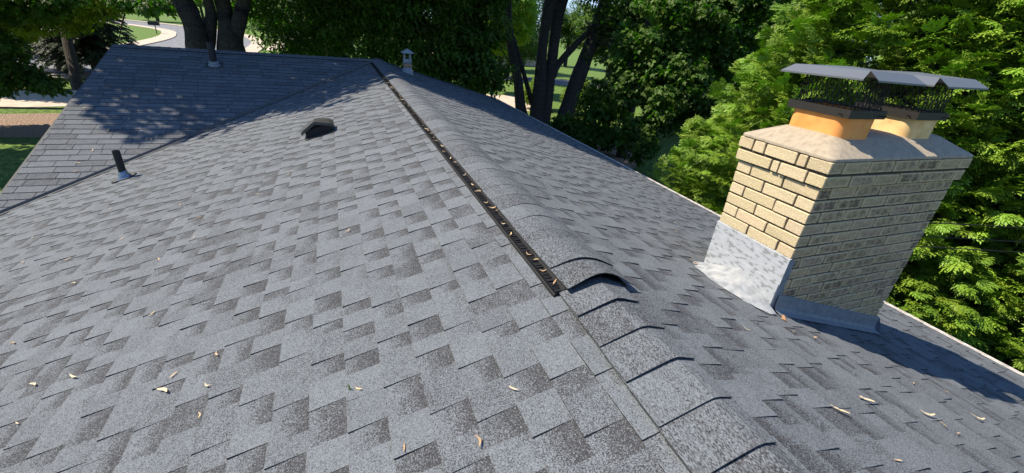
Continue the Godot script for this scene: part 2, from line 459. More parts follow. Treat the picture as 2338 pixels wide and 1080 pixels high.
func make_house() -> void:
	var house := thing("house", "house under the charcoal grey shingled roof with ridge, valley and wing", "house")
	var r := RandomNumberGenerator.new()
	r.seed = 2024
	# slopes: [point on the ridge, along the courses, downhill, normal]
	var ap := Vector3(0, RY, -D)
	slopes = [
		[Vector3(0, RY, 0), Vector3(0, 0, 1), Vector3(-1, -S, 0) / K, Vector3(-S, 1, 0) / K],
		[Vector3(0, RY, 0), Vector3(0, 0, 1), Vector3(1, -S, 0) / K, Vector3(S, 1, 0) / K],
		[ap, Vector3(1, 0, 0), Vector3(0, -S, 1) / K, Vector3(0, 1, S) / K],
		[ap, Vector3(1, 0, 0), Vector3(0, -S, -1) / K, Vector3(0, 1, -S) / K],
	]
	lay_slope(0, 37, 0.112, func(d: float): return Vector2(-D + d / K, minf(ZE, 1.4)), r)
	lay_slope(1, 35, 0.10, func(d: float): return Vector2(-D - d / K, minf(ZE, 1.4)), r)
	lay_slope(2, 38, 0.09, func(d: float): return Vector2(-L, maxf(-d / K, -L)), r, true)
	# deck of each slope (a slab 0.12 m thick), shingles on it
	var names := ["roof_slope", "roof_slope", "roof_slope", "roof_slope"]
	var labels := ["sunlit roof slope left of the ridge", "roof slope right of the ridge, with the chimney", "wing roof slope beyond the valley", ""]
	var outlines := [
		[[-D, 0.0], [ZE, 0.0], [ZE, 4.86 * K], [-D + 4.86, 4.86 * K]],
		[[-D, 0.0], [ZE, 0.0], [ZE, WR * K], [-D - WR, WR * K]],
		[[-L, 0.0], [0.0, 0.0], [-L, L * K]],
		[[-L, 0.0], [0.0, 0.0], [WR, WR * K], [-L, WR * K]],
	]
	for i in 4:
		var mb := MB.new()
		var top := []
		var bot := []
		for q in outlines[i]:
			top.append(sp(slopes[i], q[0], q[1], -0.002))
			bot.append(sp(slopes[i], q[0], q[1], -0.12))
		var flip: bool = slopes[i][1].cross(slopes[i][2]).dot(slopes[i][3]) < 0
		for k in range(1, top.size() - 1):
			if flip:
				mb.tri(top[0], top[k + 1], top[k]); mb.tri(bot[0], bot[k], bot[k + 1])
			else:
				mb.tri(top[0], top[k], top[k + 1]); mb.tri(bot[0], bot[k + 1], bot[k])
		for k in top.size():
			var j := (k + 1) % top.size()
			if flip: mb.quad(top[k], top[j], bot[j], bot[k])
			else: mb.quad(top[j], top[k], bot[k], bot[j])
		var node := put(names[i], mb.commit(), M.felt if i < 3 else M.shingle, house)
		if labels[i] != "": node.set_meta("label", labels[i])
		slopes[i].append(node)
	# the 300 tabs that show largest are pieces of their own; the rest of each slope is one field
	var inv := cam.transform.affine_inverse()
	var fy := 1.0 / tan(deg_to_rad(29.079))
	var order := []
	for i in pieces.size():
		var p: Array = pieces[i]
		var s: Array = slopes[p[0]]
		var mid := sp(s, (p[1][0] + p[1][1] + p[1][2] + p[1][3]) * 0.25, (p[2] + p[3]) * 0.5, 0)
		var q := inv * mid
		var size := 0.0
		if q.z < -0.2:
			var sx := q.x * fy / -q.z / (1024.0 / 473.0)
			var sy := q.y * fy / -q.z
			if absf(sx) < 0.99 and absf(sy) < 0.98:
				size = (p[1][1] - p[1][0]) * absf(s[3].dot((cam.position - mid).normalized())) / (q.z * q.z)
		order.append([size, i])
	order.sort_custom(func(a, b): return a[0] > b[0])
	var own := {}
	for k in 300: own[order[k][1]] = true
	var fields := [MB.new(), MB.new(), MB.new()]
	for i in pieces.size():
		var p: Array = pieces[i]
		if own.has(i):
			var mb := MB.new()
			shingle_into(mb, p)
			put("shingle", mb.commit(), M.shingle, slopes[p[0]][4])
		else:
			shingle_into(fields[p[0]], p)
	for k in 3:
		put("shingle_field", fields[k].commit(), M.shingle, slopes[k][4]).set_meta("kind", "stuff")
	# valley: a folded strip with a raised rib
	var vm := MB.new()
	var vd := Vector3(-1, -S, 1)
	var steps := 24
	for k in steps:
		var a := ap + vd * (0.06 + 4.72 * k / steps)
		var b := ap + vd * (0.06 + 4.72 * (k + 1) / steps)
		var up := Vector3(0, 1, 0)
		var sl := Vector3(1, -S * 0.0, 0) * 0.0
		# offsets to the wing side (-x) and to the main side (+x... i.e. along each slope)
		var ow := Vector3(-0.075, 0, 0)       # along the wing's courses
		var om := Vector3(0.0, 0, 0.09)         # along the main slope's courses
		var h := 0.013
		var rib := 0.046
		vm.quad(a + ow + up * h, b + ow + up * h, b + ow * 0.25 + up * h, a + ow * 0.25 + up * h)
		vm.quad(a + ow * 0.25 + up * h, b + ow * 0.25 + up * h, b + up * rib, a + up * rib)
		vm.quad(a + up * rib, b + up * rib, b + om * 0.08 + up * h, a + om * 0.08 + up * h)
		vm.quad(a + om * 0.08 + up * h, b + om * 0.08 + up * h, b + om + up * h, a + om + up * h)
	put("valley_flashing", vm.commit(), M.valley, house)
	# ridge vent and its caps
	var vent := put("ridge_vent", vent_body(), M.plastic_black, house)
	put("vent_comb", vent_comb(), M.plastic_black, vent).set_meta("kind", "stuff")
	var fz := noise(55, 0.9, 2)
	var vent_prof := func(q: float, z: float) -> Vector3:
		var x := lerpf(-0.142, 0.188, q)
		var rr := 0.055
		var y := RY - S * (sqrt(x * x + rr * rr) - rr) + 0.026 - 0.6 * maxf(0.0, x - 0.10) * 0.3 + fz.get_noise_1d(z * 3.0) * 0.004
		return Vector3(x, y, z)
	var z := -1.24
	var k := 0
	while z > -D + 0.1:
		var first := k == 0
		var m := cap_mesh(vent_prof, z, z - 0.30, 0.011 if k < 2 else r.randf_range(0.0016, 0.0026), [1, 2, 2, 3][r.randi() % 4], r.randf(), 0.024 if first else (0.005 if k == 1 else r.randf_range(0.0, 0.0035)))
		put("ridge_cap", m, M.shingle, vent)
		z -= 0.165
		k += 1
	var ridge := put("ridge", ridge_board(), M.felt, house)
	var low_prof := func(q: float, zz: float) -> Vector3:
		var f := clampf((zz + 1.3) / 0.9, 0, 1.4)
		var x := lerpf(lerpf(-0.160, -0.193, f), lerpf(0.125, 0.055, f), q)
		var rr := 0.010
		return Vector3(x, RY - S * (sqrt(x * x + rr * rr) - rr) + 0.011, zz)
	z = -1.103
	k = 0
	while z < 1.3:
		var m := cap_mesh(low_prof, z, z - 0.30, [0.014, 0.012, 0.013, 0.011, 0.012][k % 5], [2, 3, 2, 1][k % 4], r.randf(), [0.004, 0.002, 0.003, 0.001][k % 4])
		put("ridge_cap", m, M.shingle, ridge)
		z += [0.17, 0.166, 0.168, 0.16][k % 4]
		k += 1
	# the wing's ridge and the hip beyond the apex
	for j in 28:
		var x0 := -0.12 - j * 0.165
		var wp := func(q: float, xx: float) -> Vector3:
			var o := lerpf(-0.15, 0.15, q)
			return Vector3(xx, RY - S * (sqrt(o * o + 0.0009) - 0.03) + 0.011, -D + o)
		put("ridge_cap", cap_mesh(wp, x0, maxf(x0 - 0.30, -L), 0.008, 2, r.randf()), M.shingle, ridge)
	for j in 37:
		var t0 := 0.05 + j * 0.12
		var hp := func(q: float, tt: float) -> Vector3:
			var o := lerpf(-0.15, 0.15, q)
			var px := tt + o * 0.7071
			var pz := -D - tt + o * 0.7071
			return Vector3(px, RY - S * (tt + absf(o) * 0.7071) + 0.012, pz)
		put("ridge_cap", cap_mesh(hp, t0, t0 + 0.2, 0.008, 2, r.randf()), M.shingle, ridge)
	# eaves: white gutter along the right side and round the hip, rake trim at the wing's gable
	var ey := RY - S * WR
	var gm := MB.new()
	gutter(gm, Vector3(WR, ey, ZE), Vector3(WR, ey, -D - WR), Vector3(1, 0, 0))
	put("gutter", gm.commit(), M.white_trim, house)
	var g2 := MB.new()
	gutter(g2, Vector3(WR, ey, -D - WR), Vector3(-L, ey, -D - WR), Vector3(0, 0, -1))
	put("gutter", g2.commit(), M.white_trim, house)
	var rk := MB.new()
	var a := Vector3(-L - 0.004, RY - 0.006, -D)
	var b := a + Vector3(0, -S, 1) * 4.8
	rk.box(Vector3(-0.025, -0.16, 0), Vector3(0.0, 0.0, (b - a).length()), Color.WHITE, Transform3D(Basis(Vector3(1, 0, 0), Vector3(0, 1, S) / K, -Vector3(0, S, -1) / K), a))
	put("rake_board", rk.commit(), M.rake, house)
	# walls under the roof
	var wl := MB.new()
	wl.box(Vector3(-4.3, 0, -D - WR + 0.5), Vector3(WR - 0.5, ey - 0.16, ZE - 0.5))
	put("wall", wl.commit(), M.siding, house)
	var gw := MB.new()   # gable triangle of the wing
	gw.tri(Vector3(-4.302, ey - 0.2, -D + 3.9), Vector3(-4.302, RY - 0.14, -D), Vector3(-4.302, ey - 0.2, -D - 3.9))
	put("gable", gw.commit(), M.siding, house)

func gutter(mb: MB, a: Vector3, b: Vector3, out: Vector3) -> void:
	var prof := [[0.005, -0.004], [0.028, -0.012], [0.030, -0.10], [0.10, -0.11], [0.125, -0.03], [0.118, -0.028], [0.112, -0.034], [0.095, -0.10], [0.036, -0.095], [0.034, -0.02]]
	for i in prof.size():
		var p = prof[i]
		var q = prof[(i + 1) % prof.size()]
		var ap: Vector3 = out * p[0] + Vector3(0, p[1] , 0)
		var aq: Vector3 = out * q[0] + Vector3(0, q[1] , 0)
		mb.quad(a + ap, b + ap, b + aq, a + aq)
	# drip edge lip proud of the last course
	mb.box(Vector3.ZERO, Vector3.ONE, Color.WHITE, Transform3D(Basis(out * 0.022, Vector3(0, 0.006, 0), b - a), a + out * 0.002 + Vector3(0, 0.006, 0)))

func ridge_board() -> ArrayMesh:
	var mb := MB.new()
	mb.box(Vector3(-0.03, RY - 0.05, -D), Vector3(0.03, RY - 0.006, ZE))
	return mb.commit()

func vent_body() -> ArrayMesh:
	# moulded strip under the caps: lower lip at the left, shallow channel
	var mb := MB.new()
	var z0 := -1.27
	var z1 := -D + 0.35
	var y := func(x: float) -> float: return roof_y(x)
	var prof := [[-0.184, 0.006], [-0.184, 0.019], [-0.178, 0.019], [-0.177, 0.011], [-0.150, 0.011], [-0.140, 0.026], [0.0, 0.018], [0.160, 0.020], [0.180, 0.006]]
	for i in prof.size() - 1:
		var p = prof[i]
		var q = prof[i + 1]
		var a := Vector3(p[0], y.call(p[0]) + p[1], z0)
		var b := Vector3(q[0], y.call(q[0]) + q[1], z0)
		mb.quad(a, b, Vector3(b.x, b.y, z1), Vector3(a.x, a.y, z1))
		mb.quad(Vector3(a.x, y.call(a.x), z0), Vector3(b.x, y.call(b.x), z0), b, a)
	return mb.commit()

func vent_comb() -> ArrayMesh:
	var mb := MB.new()
	var z := -1.275
	var r := RandomNumberGenerator.new()
	r.seed = 3
	while z > -D + 0.4:
		var y := roof_y(-0.16)
		var w := r.randf_range(-0.002, 0.002)
		mb.box(Vector3(-0.177, y + 0.008, z - 0.0025), Vector3(-0.141 + w, y + 0.026 + r.randf_range(-0.003, 0.004), z + 0.0025))
		z -= 0.0095 if z > -4.0 else 0.016
	return mb.commit()

# ------------------------------------------------------------------ chimney
const CX := 1.261
const CZ := -1.308
const CDX := 1.19
const CDZ := 0.505
const CT := 0.4773 + RY
const CC := 0.0677

func brick_mesh(size: Vector3, r: RandomNumberGenerator, stain: int) -> ArrayMesh:
	# chamfered, slightly uneven block centred on its middle; the +z face is a surface of its own
	var h := size * 0.5
	var ch := 0.0022
	var tone := r.randf_range(0.86, 1.08)
	var tc := Color(tone, tone * r.randf_range(0.96, 1.02), tone * r.randf_range(0.92, 1.04))
	var m0 := MB.new()
	var m1 := MB.new()
	var co := {}
	for sx in [-1, 1]:
		for sy in [-1, 1]:
			for sz in [-1, 1]:
				var j := Vector3(r.randf_range(-1, 1), r.randf_range(-1, 1), r.randf_range(-1, 1)) * 0.0016
				co[Vector3i(sx, sy, sz)] = Vector3(sx * h.x, sy * h.y, sz * h.z) + j
	var P := func(s: Vector3i, ax: int) -> Vector3:
		var q: Vector3 = co[s]
		for k in 3:
			if k != ax: q[k] -= s[k] * ch
		return q
	var faces := [[0, 1], [0, -1], [1, 1], [1, -1], [2, 1], [2, -1]]
	for f in faces:
		var ax: int = f[0]
		var sg: int = f[1]
		var b := (ax + 1) % 3
		var c := (ax + 2) % 3
		var q := []
		for st in [[-1, -1], [1, -1], [1, 1], [-1, 1]]:
			var s := Vector3i.ZERO
			s[ax] = sg; s[b] = st[0]; s[c] = st[1]
			q.append(P.call(s, ax))
		if sg < 0: q.reverse()
		if ax == 2 and sg == 1:
			var u0 := stain / 8.0 + 0.004
			var u1 := (stain + 1) / 8.0 - 0.004
			if size.x < 0.12: u1 = lerpf(u0, u1, 0.5)
			if r.randf() < 0.5:
				var uu := u0
				u0 = u1; u1 = uu
			m1.quad(q[0], q[1], q[2], q[3], tc, [Vector2(u0, 0.96), Vector2(u1, 0.96), Vector2(u1, 0.04), Vector2(u0, 0.04)])
		else:
			m0.quad(q[0], q[1], q[2], q[3], tc)
	for ax in 3:      # the twelve edges that run along ax
		var b := (ax + 1) % 3
		var c := (ax + 2) % 3
		for sb in [-1, 1]:
			for sc in [-1, 1]:
				var s0 := Vector3i.ZERO
				s0[ax] = -1; s0[b] = sb; s0[c] = sc
				var s1 := s0
				s1[ax] = 1
				var q := [P.call(s0, b), P.call(s1, b), P.call(s1, c), P.call(s0, c)]
				var nn: Vector3 = (q[1] - q[0]).cross(q[2] - q[0])
				var out := Vector3.ZERO
				out[b] = sb; out[c] = sc
				if nn.dot(out) < 0: q.reverse()
				(m0 if not ((b == 2 and sb == 1) or (c == 2 and sc == 1)) else m1).quad(q[0], q[1], q[2], q[3], Color.WHITE, [Vector2(stain / 8.0 + 0.01, 0.1), Vector2(stain / 8.0 + 0.05, 0.1), Vector2(stain / 8.0 + 0.05, 0.05), Vector2(stain / 8.0 + 0.01, 0.05)])
	for s in co:      # corner triangles
		var q := [P.call(s, 0), P.call(s, 1), P.call(s, 2)]
		var nn: Vector3 = (q[1] - q[0]).cross(q[2] - q[0])
		if nn.dot(Vector3(s)) < 0: q.reverse()
		m0.tri(q[0], q[1], q[2])
	var mesh := m0.commit()
	m1.commit(mesh)
	return mesh

func span(a: float, b: float, size: float, gap: float) -> Array:   # bricks laid from a to b, the last one cut
	var out := []
	var t := a
	while b - t > 0.03:
		var e := minf(t + size, b)
		if b - e < 0.045: e = b
		out.append([t, e])
		t = e + gap
	return out

func make_chimney() -> void:
	var base := Vector3(CX + CDX * 0.5, roof_y(CX + CDX * 0.5), CZ - CDZ * 0.5)
	var ch := thing("chimney", "tan brick chimney with concrete crown and metal flashing on right roof slope", "chimney")
	var r := RandomNumberGenerator.new()
	r.seed = 15
	var core := MB.new()
	var ins := 0.010
	var low := RY - 1.45
	core.box(Vector3(CX + ins, low, CZ - CDZ + ins), Vector3(CX + CDX - ins, CT - 2 * CC + 0.004, CZ - ins))
	core.box(Vector3(CX + ins - 0.02, CT - 2 * CC + 0.004, CZ - CDZ + ins - 0.02), Vector3(CX + CDX - ins + 0.02, CT - 0.004, CZ - ins + 0.02))
	var core_node := put("mortar_core", core.commit(), M.mortar, ch)
	var J := 0.0105
	var BH := CC - J
	var cache := {}
	for k in 20:
		var off: float = [0.022, 0.018][k] if k < 2 else 0.0
		var x0 := CX - off
		var x1 := CX + CDX + off
		var z1 := CZ + off
		var z0 := CZ - CDZ - off
		var y := CT - CC * k - CC * 0.5 + (J * 0.5 if k == 0 else 0.0) - J * 0.5
		var list := []   # [x lo, x hi, z lo, z hi]
		var W := 0.092
		var B := 0.192
		var odd := k % 2 == 1
		# A side (x = x0) and its opposite run along z; B side (z = z1) and its opposite along x
		var near_x := span(x0 + W + J, x1, B, J) if not odd else span(x0, x1 - W - J, B, J)
		var far_x := span(x0, x1 - W - J, B, J) if not odd else span(x0 + W + J, x1, B, J)
		var a_z := span(-z1, -(z0 + W + J), B, J) if not odd else span(-(z1 - W - J), -z0, B, J)
		var c_z := span(-(z1 - W - J), -z0, B, J) if not odd else span(-z1, -(z0 + W + J), B, J)
		if k == 0:       # closers as in the top courses of the sunlit face
			a_z = [[-z1, -z1 + 0.115], [-z1 + 0.115 + J, -z1 + 0.160 + J], [-z1 + 0.160 + 2 * J, -z1 + 0.345 + 2 * J], [-z1 + 0.345 + 3 * J, -z0 - W - J]]
		if k == 1:
			a_z = [[-z1 + W + J, -z1 + W + J + 0.150], [-z1 + W + 2 * J + 0.150, -z1 + W + 2 * J + 0.188], [-z1 + W + 3 * J + 0.188, -z0]]
		for q in a_z: list.append([x0, x0 + W, -q[1], -q[0]])
		for q in c_z: list.append([x1 - W, x1, -q[1], -q[0]])
		for q in near_x: list.append([q[0], q[1], z1 - W, z1])
		for q in far_x: list.append([q[0], q[1], z0, z0 + W])
		for q in list:
			if y + BH * 0.5 < RY - S * q[0] - 0.02: continue      # below the roof
			var size := Vector3(q[1] - q[0], BH, q[3] - q[2])
			var variant := r.randi() % 5
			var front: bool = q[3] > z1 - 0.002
			var stain := r.randi() % 8
			var key := [snappedf(size.x, 0.002), snappedf(size.z, 0.002), stain * 5 + variant if front else variant]
			if not cache.has(key): cache[key] = brick_mesh(size, r, stain)
			var o := put("brick", cache[key], null, ch, Transform3D(Basis.IDENTITY, Vector3((q[0] + q[1]) * 0.5 + r.randf_range(-0.0015, 0.0015), y, (q[2] + q[3]) * 0.5 + r.randf_range(-0.0015, 0.0015))))
			o.set_surface_override_material(0, M.brick)
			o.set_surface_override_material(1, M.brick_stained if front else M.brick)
	# crown: a bevelled mortar wash
	var rings := []
	var lv := [[0.024, 0.0], [0.025, 0.012], [0.021, 0.016], [-0.035, 0.052], [-0.098, 0.088], [-0.106, 0.091], [-0.16, 0.099]]
	var cn := noise(61, 3.0, 3)
	for q in lv:
		rings.append(round_rect(CX - q[0], CX + CDX + q[0], CZ - CDZ - q[0], CZ + q[0], 0.035 + (0.03 if q[0] < 0 else 0.0), CT + q[1], 5, cn, 0.003))
	var cm := MB.new()
	cm.loft(rings, true, true, true)
	put("crown", cm.commit(), M.concrete, ch)
	# flashing: apron sheet on the ridge side, corner wrap, sloping strip at the near side, sealant on the roof
	var y8 := CT - 8 * CC - 0.004
	var yr := RY - S * CX
	var f := MB.new()
	var xo := CX - 0.007
	f.quad(Vector3(xo, yr, CZ - CDZ - 0.006), Vector3(xo, yr, CZ + 0.006), Vector3(xo, y8, CZ + 0.006), Vector3(xo, y8, CZ - CDZ - 0.006))
	f.quad(Vector3(xo, y8, CZ - CDZ - 0.006), Vector3(xo, y8, CZ + 0.006), Vector3(CX + 0.012, y8 + 0.004, CZ + 0.006), Vector3(CX + 0.012, y8 + 0.004, CZ - CDZ - 0.006))
	f.quad(Vector3(xo, yr, CZ - CDZ - 0.006), Vector3(xo, y8, CZ - CDZ - 0.006), Vector3(CX + 0.1, y8, CZ - CDZ - 0.006), Vector3(CX + 0.1, yr - 0.03, CZ - CDZ - 0.006))
	var ap := put("apron_flashing", f.commit(), M.flashing, ch)
	var f3 := MB.new()      # lower sheet lapped over the upper one
	var ym := lerpf(yr, y8, 0.48)
	f3.box(Vector3(xo - 0.0045, yr - 0.01, CZ - CDZ - 0.004), Vector3(xo - 0.001, ym + 0.02, CZ + 0.003))
	put("lower_sheet", f3.commit(), M.flashing, ap)
	# corner wrap: ragged edge on the near face
	var cw := MB.new()
	var fn := noise(62, 14.0, 2)
	var ny := 14
	for i in ny:
		var ya := lerpf(yr - 0.02, y8, float(i) / ny)
		var yb := lerpf(yr - 0.02, y8, float(i + 1) / ny)
		var wa := 0.045 + fn.get_noise_1d(ya) * 0.022
		var wb := (0.045 + fn.get_noise_1d(yb) * 0.022) * (0.35 if i == ny - 1 else 1.0)
		if i == 0: wa = 0.12
		var zz := CZ + 0.006
		cw.quad(Vector3(xo, ya, zz), Vector3(CX + wa, ya, zz), Vector3(CX + wb, yb, zz), Vector3(xo, yb, zz))
		cw.quad(Vector3(CX + wa, ya, zz), Vector3(CX + wa, ya, CZ - 0.004), Vector3(CX + wb, yb, CZ - 0.004), Vector3(CX + wb, yb, zz))
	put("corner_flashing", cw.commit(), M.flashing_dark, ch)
	var st := MB.new()
	var sx0 := CX + 0.02
	var sx1 := CX + CDX + 0.03
	var hh := 0.105
	var n := 8
	for i in n:
		var xa := lerpf(sx0, sx1, float(i) / n)
		var xb := lerpf(sx0, sx1, float(i + 1) / n)
		var ya := roof_y(xa) + 0.012
		var yb := roof_y(xb) + 0.012
		var z2 := CZ + 0.010
		# upright, small bend and foot on the shingles
		st.quad(Vector3(xa, ya + 0.03, z2 + 0.004), Vector3(xb, yb + 0.03, z2 + 0.004), Vector3(xb, yb + hh, z2), Vector3(xa, ya + hh, z2))
		st.quad(Vector3(xa, ya + hh, z2), Vector3(xb, yb + hh, z2), Vector3(xb, yb + hh + 0.004, CZ - 0.004), Vector3(xa, ya + hh + 0.004, CZ - 0.004))
		st.quad(Vector3(xa, ya + 0.012, z2 + 0.014), Vector3(xb, yb + 0.012, z2 + 0.014), Vector3(xb, yb + 0.03, z2 + 0.004), Vector3(xa, ya + 0.03, z2 + 0.004))
		st.quad(Vector3(xa, ya, z2 + 0.05), Vector3(xb, yb, z2 + 0.05), Vector3(xb, yb + 0.012, z2 + 0.014), Vector3(xa, ya + 0.012, z2 + 0.014))
	var ye := roof_y(sx1) + 0.012
	st.quad(Vector3(sx1, ye, CZ + 0.06), Vector3(sx1, ye - 0.01, CZ - CDZ), Vector3(sx1, ye + hh, CZ - CDZ), Vector3(sx1, ye + hh, CZ + 0.010))
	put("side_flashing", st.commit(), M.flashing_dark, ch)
	# sealant apron on the ridge side: low mound that thins out to a ragged edge on the shingles
	var se := MB.new()
	var nz := 22
	var nx := 8
	var fe := noise(63, 4.0, 3)
	var grid := []
	for i in nz + 1:
		var q := float(i) / nz
		var zc := lerpf(CZ + 0.055, CZ - CDZ - 0.045, q)
		var reach := 0.03 + 0.155 * pow(sin(PI * clampf(q * 0.94 + 0.03, 0, 1)), 0.6) + fe.get_noise_1d(zc * 4.0) * 0.022
		var row := []
		for j in nx + 1:
			var g := float(j) / nx
			var x := CX - 0.006 - reach * (1.0 - g)
			var hgt := 0.008 + 0.14 * pow(g, 1.2) * (1.0 - absf(q - 0.5) * 1.9) + fe.get_noise_2d(zc * 9.0, g * 5.0) * 0.004
			row.append(Vector3(x, roof_y(x) + maxf(hgt, 0.0085), zc))
		grid.append(row)
	se.loft(grid, false)
	put("sealant_apron", se.commit(), M.sealant, ch)
	for q in [[Vector3(CX - 0.09, 0, CZ - CDZ - 0.05), 0.5, 0.11], [Vector3(CX - 0.02, 0, CZ + 0.11), 2.2, 0.15], [Vector3(CX - 0.12, 0, CZ - CDZ + 0.02), 1.9, 0.07]]:
		var sc := MB.new()
		var p: Vector3 = q[0]
		p.y = roof_y(p.x) + 0.013
		var dirn := Vector3(sin(q[1]), -S * sin(q[1]) , cos(q[1])).normalized()
		var sd := dirn.cross(Vector3(S, 1, 0).normalized())
		for i in 5:
			var a0 := float(i) / 5
			var a1 := float(i + 1) / 5
			var w0: float = 0.012 * (1.0 - a0 * 0.6) * (1.2 if i % 2 == 0 else 0.8)
			var w1: float = 0.012 * (1.0 - a1 * 0.6) * (0.8 if i % 2 == 0 else 1.2)
			sc.quad(p + dirn * a0 * q[2] - sd * w0, p + dirn * a0 * q[2] + sd * w0 + Vector3(0, 0.004, 0), p + dirn * a1 * q[2] + sd * w1 + Vector3(0, 0.004, 0), p + dirn * a1 * q[2] - sd * w1)
		put("peeling_edge", sc.commit(), M.rust_scrap, ch)
	# two clay flues and their caps
	flue(ch, Vector3(1.515, CT + 0.085, -1.55), M.terracotta, "orange clay flue tile, nearer one on the chimney crown", "black mesh chimney cap with bent lid on the orange flue", 1)
	flue(ch, Vector3(2.075, CT + 0.085, -1.55), M.buff, "buff clay flue tile, farther one on the chimney crown", "black mesh chimney cap with bent lid on the buff flue", 2)

func round_rect(x0: float, x1: float, z0: float, z1: float, rad: float, y: float, seg := 5, nz: FastNoiseLite = null, amp := 0.0) -> Array:
	# counter-clockwise seen from above
	var out := []
	var cs := [[x1 - rad, z1 - rad, 0.0], [x0 + rad, z1 - rad, 0.25], [x0 + rad, z0 + rad, 0.5], [x1 - rad, z0 + rad, 0.75]]
	var loop := []
	for c in cs:
		for k in seg + 1:
			var a: float = TAU * (c[2] + 0.25 * k / seg)
			loop.append(Vector3(c[0] + rad * cos(a), y, c[1] + rad * sin(a)))
	# add points along the straight runs
	for i in loop.size():
		var a: Vector3 = loop[i]
		var b: Vector3 = loop[(i + 1) % loop.size()]
		var m := maxi(1, int(a.distance_to(b) / 0.06)) if (i + 1) % (seg + 1) == 0 else 1
		if (i + 1) % (seg + 1) == 0: m = 10
		for k in m: out.append(a.lerp(b, float(k) / m))
	out.reverse()
	if nz:
		for i in out.size():
			var q: Vector3 = out[i]
			out[i] = q + Vector3(nz.get_noise_3d(q.x, q.y, q.z), nz.get_noise_3d(q.x + 9, q.y, q.z) * 1.2, nz.get_noise_3d(q.x, q.y + 9, q.z)) * amp
	return out

